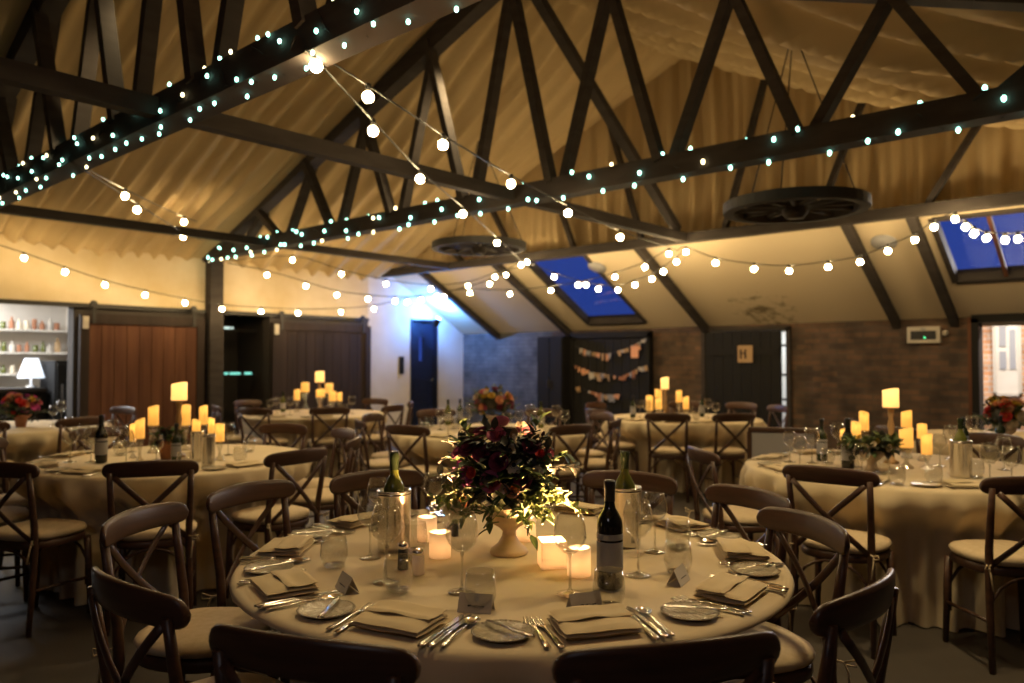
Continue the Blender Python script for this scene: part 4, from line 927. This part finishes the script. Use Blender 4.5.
# smaller arrangements on the other tables
def small_bouquet(px, py, h, w_, pot, lab, seed, cols):
    q = tp(px, py); rr = random.Random(seed); e = empty('flower_arrangement', (q.x, q.y, TZ), 0, lab, 'flower arrangement')
    if pot == 'terracotta': MB().lathe([(1e-4, 0), (.045, 0), (.062, .10), (.068, .10), (.069, .125), (.06, .125), (.055, .1), (1e-4, .1)], 24, cap=False).build('pot', M['terracotta'], e); z0 = .11
    else: MB().lathe([(1e-4, 0), (.05, 0), (.03, .03), (.025, .06), (.07, .10), (.075, .13), (.07, .13), (1e-4, .1)], 24, cap=False).build('urn', M['urn'], e); z0 = .12
    c = Vector((0, 0, z0+h*.42))
    for i in range(44 if w_ > .3 else 22):
        d = Vector((rr.gauss(0, 1), rr.gauss(0, 1), rr.gauss(.25, .8))).normalized(); k_ = rr.uniform(.55, 1); p = c+Vector((d.x*w_*.5*k_, d.y*w_*.5*k_, d.z*h*.48*k_)); r = rr.uniform(.028, .046)*(1 if h > .2 else .55)
        f = rose(r, 3, i).build('rose_bloom', M[rr.choice(cols)], e); f.location = p; f.rotation_euler = orient(d+Vector((0, 0, .3))).to_euler()
    MB().ball((0, 0, 0), .3, 14, 8).build('flower_foam', M['leafdark'], e).matrix_local = Matrix.Translation(c) @ Matrix.Diagonal((w_, w_, h*.9, 1))
    for i in range(34):
        d = Vector((rr.gauss(0, 1), rr.gauss(0, 1), rr.gauss(.2, .8))).normalized(); p = c+Vector((d.x*w_*.58, d.y*w_*.58, d.z*h*.55)); s_ = Vector((0, 0, z0))
        sprig(rr, s_, p-s_, (p-s_).length, 9, .05, .016).build('foliage_sprig', M[rr.choice(['leaf', 'leaflime', 'leafdark'])], e)
small_bouquet(492, 428, .34, .42, 'urn', 'mixed pink and yellow bouquet on the flower table before the blue corner', 3, ['pink', 'peach', 'cream', 'yellow', 'burgundy', 'rose'])
small_bouquet(1006, 444, .28, .34, 'urn', 'red and lime bouquet on the flower table by the bright doorway', 4, ['red', 'peach', 'yellow', 'cream'])
small_bouquet(21, 427, .26, .36, 'terracotta', 'red and orange flowers in a terracotta pot by the bar', 5, ['red', 'pink', 'peach', 'yellow', 'magenta'])
small_bouquet(168, 459, .10, .14, 'terracotta', 'small terracotta pot of foliage among the candles by the brown door', 6, ['burgundy', 'cream'])
small_bouquet(872, 472, .13, .27, 'urn', 'low trailing greenery among the candles by the brick wall', 8, ['yellow', 'leaflime', 'cream'])
# ------------------------------------------------------------------ candle clusters
def candles(lst, base_py, tname, end, cand=None):
    """lst: (px left, px right, top y, foot y of the wax, kind)"""
    for i, (x0, x1, y0, y1, kind) in enumerate(lst):
        px = (x0+x1)/2; by = base_py+cand[i] if cand else base_py
        q = tp(px, by); d = (Vector((q.x, q.y, 0))).dot(FV); sc = d/F
        r = max(.022, (x1-x0)*sc/2); zt, zb = EYE+(HY-y0)*sc, max(TZ+.02, EYE+(HY-y1)*sc)
        word = ORD[i] if kind != 'big' else ''
        if kind == 'big':
            lab = f'broad bright candle raised on the turned stick, {tname}'; sl = f'tall turned candlestick carrying the broad bright candle, {tname}'
        else:
            lab = f'yellow pillar candle, {word} counting from the {end}, {tname}'; sl = f'glass candle stand, {word} counting from the {end}, {tname}'
        h = zb-TZ; s_ = empty('candlestick' if kind == 'big' else 'candle_stand', (q.x, q.y, TZ), 0, sl, 'candlestick' if kind == 'big' else 'candle stand', f'candle supports, {tname}')
        if kind == 'big':
            MB().lathe([(1e-4, 0), (.045, 0), (.045, .012), (.02, .025), (.014, h*.3), (.024, h*.42), (.014, h*.5), (.022, h*.66), (.013, h*.8), (.02, h-.02), (.02, h-.012)], 20, cap=False).build('shaft', M['wood_light'], s_)
            MB().lathe([(1e-4, h-.012), (.02, h-.012), (r*.95, h-.006), (r, h-.001), (1e-4, h-.001)], 20, cap=False).build('drip_tray', M['wood_light'], s_)
        else:
            k = r*.9; MB().lathe([(1e-4, 0), (k*1.25, 0), (k*1.2, .006), (k*.4, h*.25), (k*.35, h*.5), (k*.9, h*.85), (k, h-.001), (1e-4, h-.001)], 18, cap=False).build('stand_body', M['solidglass'], s_)
        c = empty('pillar_candle', (q.x, q.y, zb), 0, lab, 'candle', f'pillar candles, {tname}'); H = zt-zb; rr = random.Random(i+int(px)); a0 = rr.uniform(0, 6)
        mb = MB(); prof_n = 20
        for_ = [(1e-4, 0), (r, 0), (r*1.01, .01), (r, H*.5), (r, 1), (r*.8, 1.01), (r*.7, .94), (1e-4, .92)]
        mb.lathe([(a, b) for a, b in for_], prof_n, cap=False)
        V = []
        for x, y, z in mb.v:
            if z >= .9: z = H-(1.0-z)*.1-.16*H*(.5+.5*cos(atan2(y, x)-a0))
            V.append((x, y, z))
        mb.v = V; mb.build('wax_body', M['waxbig' if kind == 'big' else 'wax'], c)
        lamp('candle_glow', 'POINT', (q.x, q.y, zb+H*.72), .16 if kind == 'big' else .06, (1, .62, .22), .012)
        w_ = MB().sweep([(0, 0, H-.03), (.001, 0, H-.002)], .0012, n=5).build('wick', M['black'], c)
ORD = ['first', 'second', 'third', 'fourth', 'fifth', 'sixth', 'seventh', 'eighth', 'ninth', 'tenth']
candles([(130, 136, 423, 441, ''), (135, 144, 418, 438, ''), (148, 158, 405, 425, ''), (171, 186, 382, 400, 'big'), (180, 190, 404, 425, ''), (192, 200, 419, 434, ''), (199, 207, 405, 424, ''), (208, 214, 417, 433, ''), (215, 224, 423, 441, '')], 455, 'brown-door table', 'wine-bottle end', [3, 8, -2, 2, -5, 6, -4, 2, 5])
candles([(842, 846, 428, 440, ''), (852, 861, 421, 440, ''), (860, 869, 411, 430, ''), (884, 899, 388, 407, 'big'), (902, 912, 410, 427, ''), (900, 913, 427, 447, ''), (918, 927, 423, 438, ''), (922, 932, 433, 454, '')], 463, 'brick-wall table', 'wine-bottle end', [-3, 4, -3, 0, -5, 5, -2, 6])
candles([(646, 653, 395, 410, ''), (655, 662, 398, 409, ''), (655, 662, 389, 398, ''), (661, 669, 377, 389, 'big'), (676, 682, 390, 402, ''), (683, 689, 396, 409, '')], 418, 'plank-door table', 'bunting end', [0, 2, -3, 0, -2, 1])
candles([(294, 300, 389, 400, ''), (301, 309, 382, 392, ''), (316, 321, 389, 397, ''), (315, 324, 371, 382, 'big'), (319, 325, 388, 397, ''), (325, 333, 383, 393, ''), (329, 336, 390, 401, ''), (337, 342, 392, 401, '')], 411, 'dark-door table', 'post end', [1, -2, 2, 0, -3, -1, 2, 0])
# ------------------------------------------------------------------ ware on the other tables
def red_at(px, py, lab, P=B_red, s=1): put_px(P, px, py, lab, 'wine bottle', None, s)
red_at(101, 463, 'red wine bottle with pale label on the brown-door table'); red_at(176, 463, 'red wine bottle among the candles on the brown-door table', B_dark, .82)
red_at(848, 469, 'red wine bottle with pale label on the brick-wall table'); red_at(822, 461, 'dark bottle inside the glass-flanked cooler on the brick-wall table', B_dark, .9)
for px, py, lab in ((197, 461, 'slim steel cooler below the candles on the brown-door table'), (208, 466, 'second steel cooler, closer to us, on the brown-door table'), (961, 477, 'tall steel wine cooler on the brick-wall table'), (818, 462, 'steel wine cooler beside the wine bottle on the brick-wall table')):
    if px == 818: continue
    put_px(P_cool, px, py, lab, 'wine cooler', None, (.72, .72, .95) if px < 300 else (1, 1, 1))
q = tp(961, 477); B_green.put((q.x, q.y, TZ+.023), 0, 'green bottle standing in the tall cooler on the brick-wall table', 'wine bottle')
for px, py, lab in ((964, 455, 'dark bottle on the flower table by the doorway, behind the steel cooler'), (1001, 452, 'dark bottle below the red bouquet on the doorway flower table'), (460, 424, 'dark bottle on the blue-corner flower table, post side'), (448, 425, 'green bottle on the blue-corner flower table'), (541, 428, 'pale bottle beside the bouquet on the blue-corner flower table'),
                    (633, 418, 'dark bottle by the candles on the plank-door table, bunting side'), (702, 417, 'dark bottle by the glasses on the plank-door table'), (283, 412, 'pale bottle by the candles on the dark-door table')):
    red_at(px, py, lab, B_green if 'green' in lab or 'pale' in lab else B_dark, .85)
GL_ = {'brown-door': [(84, 452), (91, 462), (120, 455), (126, 466), (131, 452), (184, 468), (156, 468), (228, 455), (240, 462), (70, 462), (113, 445), (249, 452)],
       'brick-wall': [(800, 470), (812, 463), (828, 464), (838, 455), (862, 480), (882, 474), (940, 466), (951, 459), (976, 478), (990, 486), (1004, 470), (934, 484), (790, 462), (1012, 490), (897, 485)],
       'blue-corner': [(440, 430), (448, 434), (456, 428), (466, 433), (470, 424), (430, 427), (519, 432), (530, 427), (548, 434), (556, 428), (565, 432), (425, 434), (507, 436), (540, 437)],
       'plank-door': [(640, 417), (647, 420), (696, 420), (708, 418), (716, 421), (690, 414)], 'dark-door': [(277, 413), (290, 415), (345, 412), (352, 414), (270, 416)],
       'doorway': [(955, 452), (983, 447), (990, 452), (972, 444)], 'bar-side': [(53, 425), (61, 422), (69, 427)]}
for k, pts in GL_.items():
    for i, (px, py) in enumerate(pts):
        st = i % 3 != 2; put_px((G_wine if i % 2 else G_red) if st else G_tum, px, py, f'clear {"stemmed wine glass" if st else "tumbler"} among the ware on the {k} table', 'wine glass' if st else 'tumbler', f'{"stemmed" if st else "stemless"} glasses on the {k} table')
for key, nm, angs in (('door', 'brown-door', (-106, -71, -34, 3, -142, 175)), ('brick', 'brick-wall', (-130, -91, -170, -55, 150, 110)), ('mid', 'blue-corner', (-122, -88, -54, -20, -155, 170)), ('plank', 'plank-door', (-109, -79, -145)), ('corner', 'dark-door', (-109, -66, -145))):
    for i, ph in enumerate(angs):
        rz = wrz(ph)+R(90)
        for P, r, t, dz, lab, cat, g in ((P_nap, .76, 0, 0, 'folded cream napkin laid on the {} table', 'napkin', 'napkins on the {} table'), (P_plate, .74, -.2, 0, 'glass side plate laid on the {} table', 'plate', 'side plates on the {} table'),
                                          (P_fork, .76, -.118, 0, 'silver fork laid on the {} table', 'fork', 'forks on the {} table'), (P_knife, .76, .118, 0, 'silver knife laid on the {} table', 'knife', 'knives on the {} table')):
            if key in ('plank', 'corner') and P in (P_fork, P_knife): continue
            u, b = polar(key, ph, r, t); P.put((u, b, TZ+dz), rz, lab.format(nm), cat, g.format(nm))
# ------------------------------------------------------------------ light
wd = bpy.data.worlds.new('dusk'); scn.world = wd; wd.use_nodes = True
wd.node_tree.nodes['Background'].inputs['Color'].default_value = (.09, .21, 1.0, 1); wd.node_tree.nodes['Background'].inputs['Strength'].default_value = .30
lamp('bar_light', 'AREA', (-12.3, 2.2, 2.48), 190, (.92, .96, 1), 1.6)
lamp('yard_daylight_fill', 'AREA', (-1.6, 11.6, 2.9), 240, (1, .9, .78), 1.2, (R(-35), 0, 0))  # added area light, stands in for daylight on the brickwork outside
lamp('yard_daylight_fill', 'AREA', (-4.9, 11.5, 2.6), 110, (.85, .95, 1), .8, (R(-20), 0, 0))  # added so the pale wall behind the door gap reads as daylight
lamp('blue_uplight', 'POINT', (UL+.45, 9.66, 2.30), 125, (.085, .31, 1), .04)
for X, Y, z, e in ((-.2, 3.0, 3.9, 85), (-2.6, 5.6, 4.1, 160), (1.9, 3.2, 3.8, 150), (-.4, 7.8, 4.5, 230)):  # unseen soft spots without fittings, added to stand in for lighting overhead
    u, b = c2w(X, Y); lamp('overhead_fill', 'SPOT', (u, b, min(z, zr(u)-.6)), e, (1, .74, .38), .12, (0, 0, 0), spot_size=R(150), spot_blend=1)
for X, Y, z, e in ((-1.2, -1.3, 2.9, 17), (1.2, -.6, 2.7, 10)):  # unseen cool fill added behind the camera to lift the dark chair backs
    u, b = c2w(X, Y); lamp('rear_fill', 'POINT', (u, b, z), e, (.90, .86, 1), .25)
vs = scn.view_settings; vs.view_transform = 'Standard'; vs.look = 'None'; vs.exposure = .13; vs.gamma = 1; vs.use_curve_mapping = False
scn.display_settings.display_device = 'sRGB'
cy = scn.cycles; cy.max_bounces = 7; cy.diffuse_bounces = 4; cy.glossy_bounces = 4; cy.transmission_bounces = 6; cy.transparent_max_bounces = 24
cy.caustics_reflective = False; cy.caustics_refractive = False; cy.sample_clamp_indirect = 4; cy.use_denoising = True; cy.use_light_tree = True
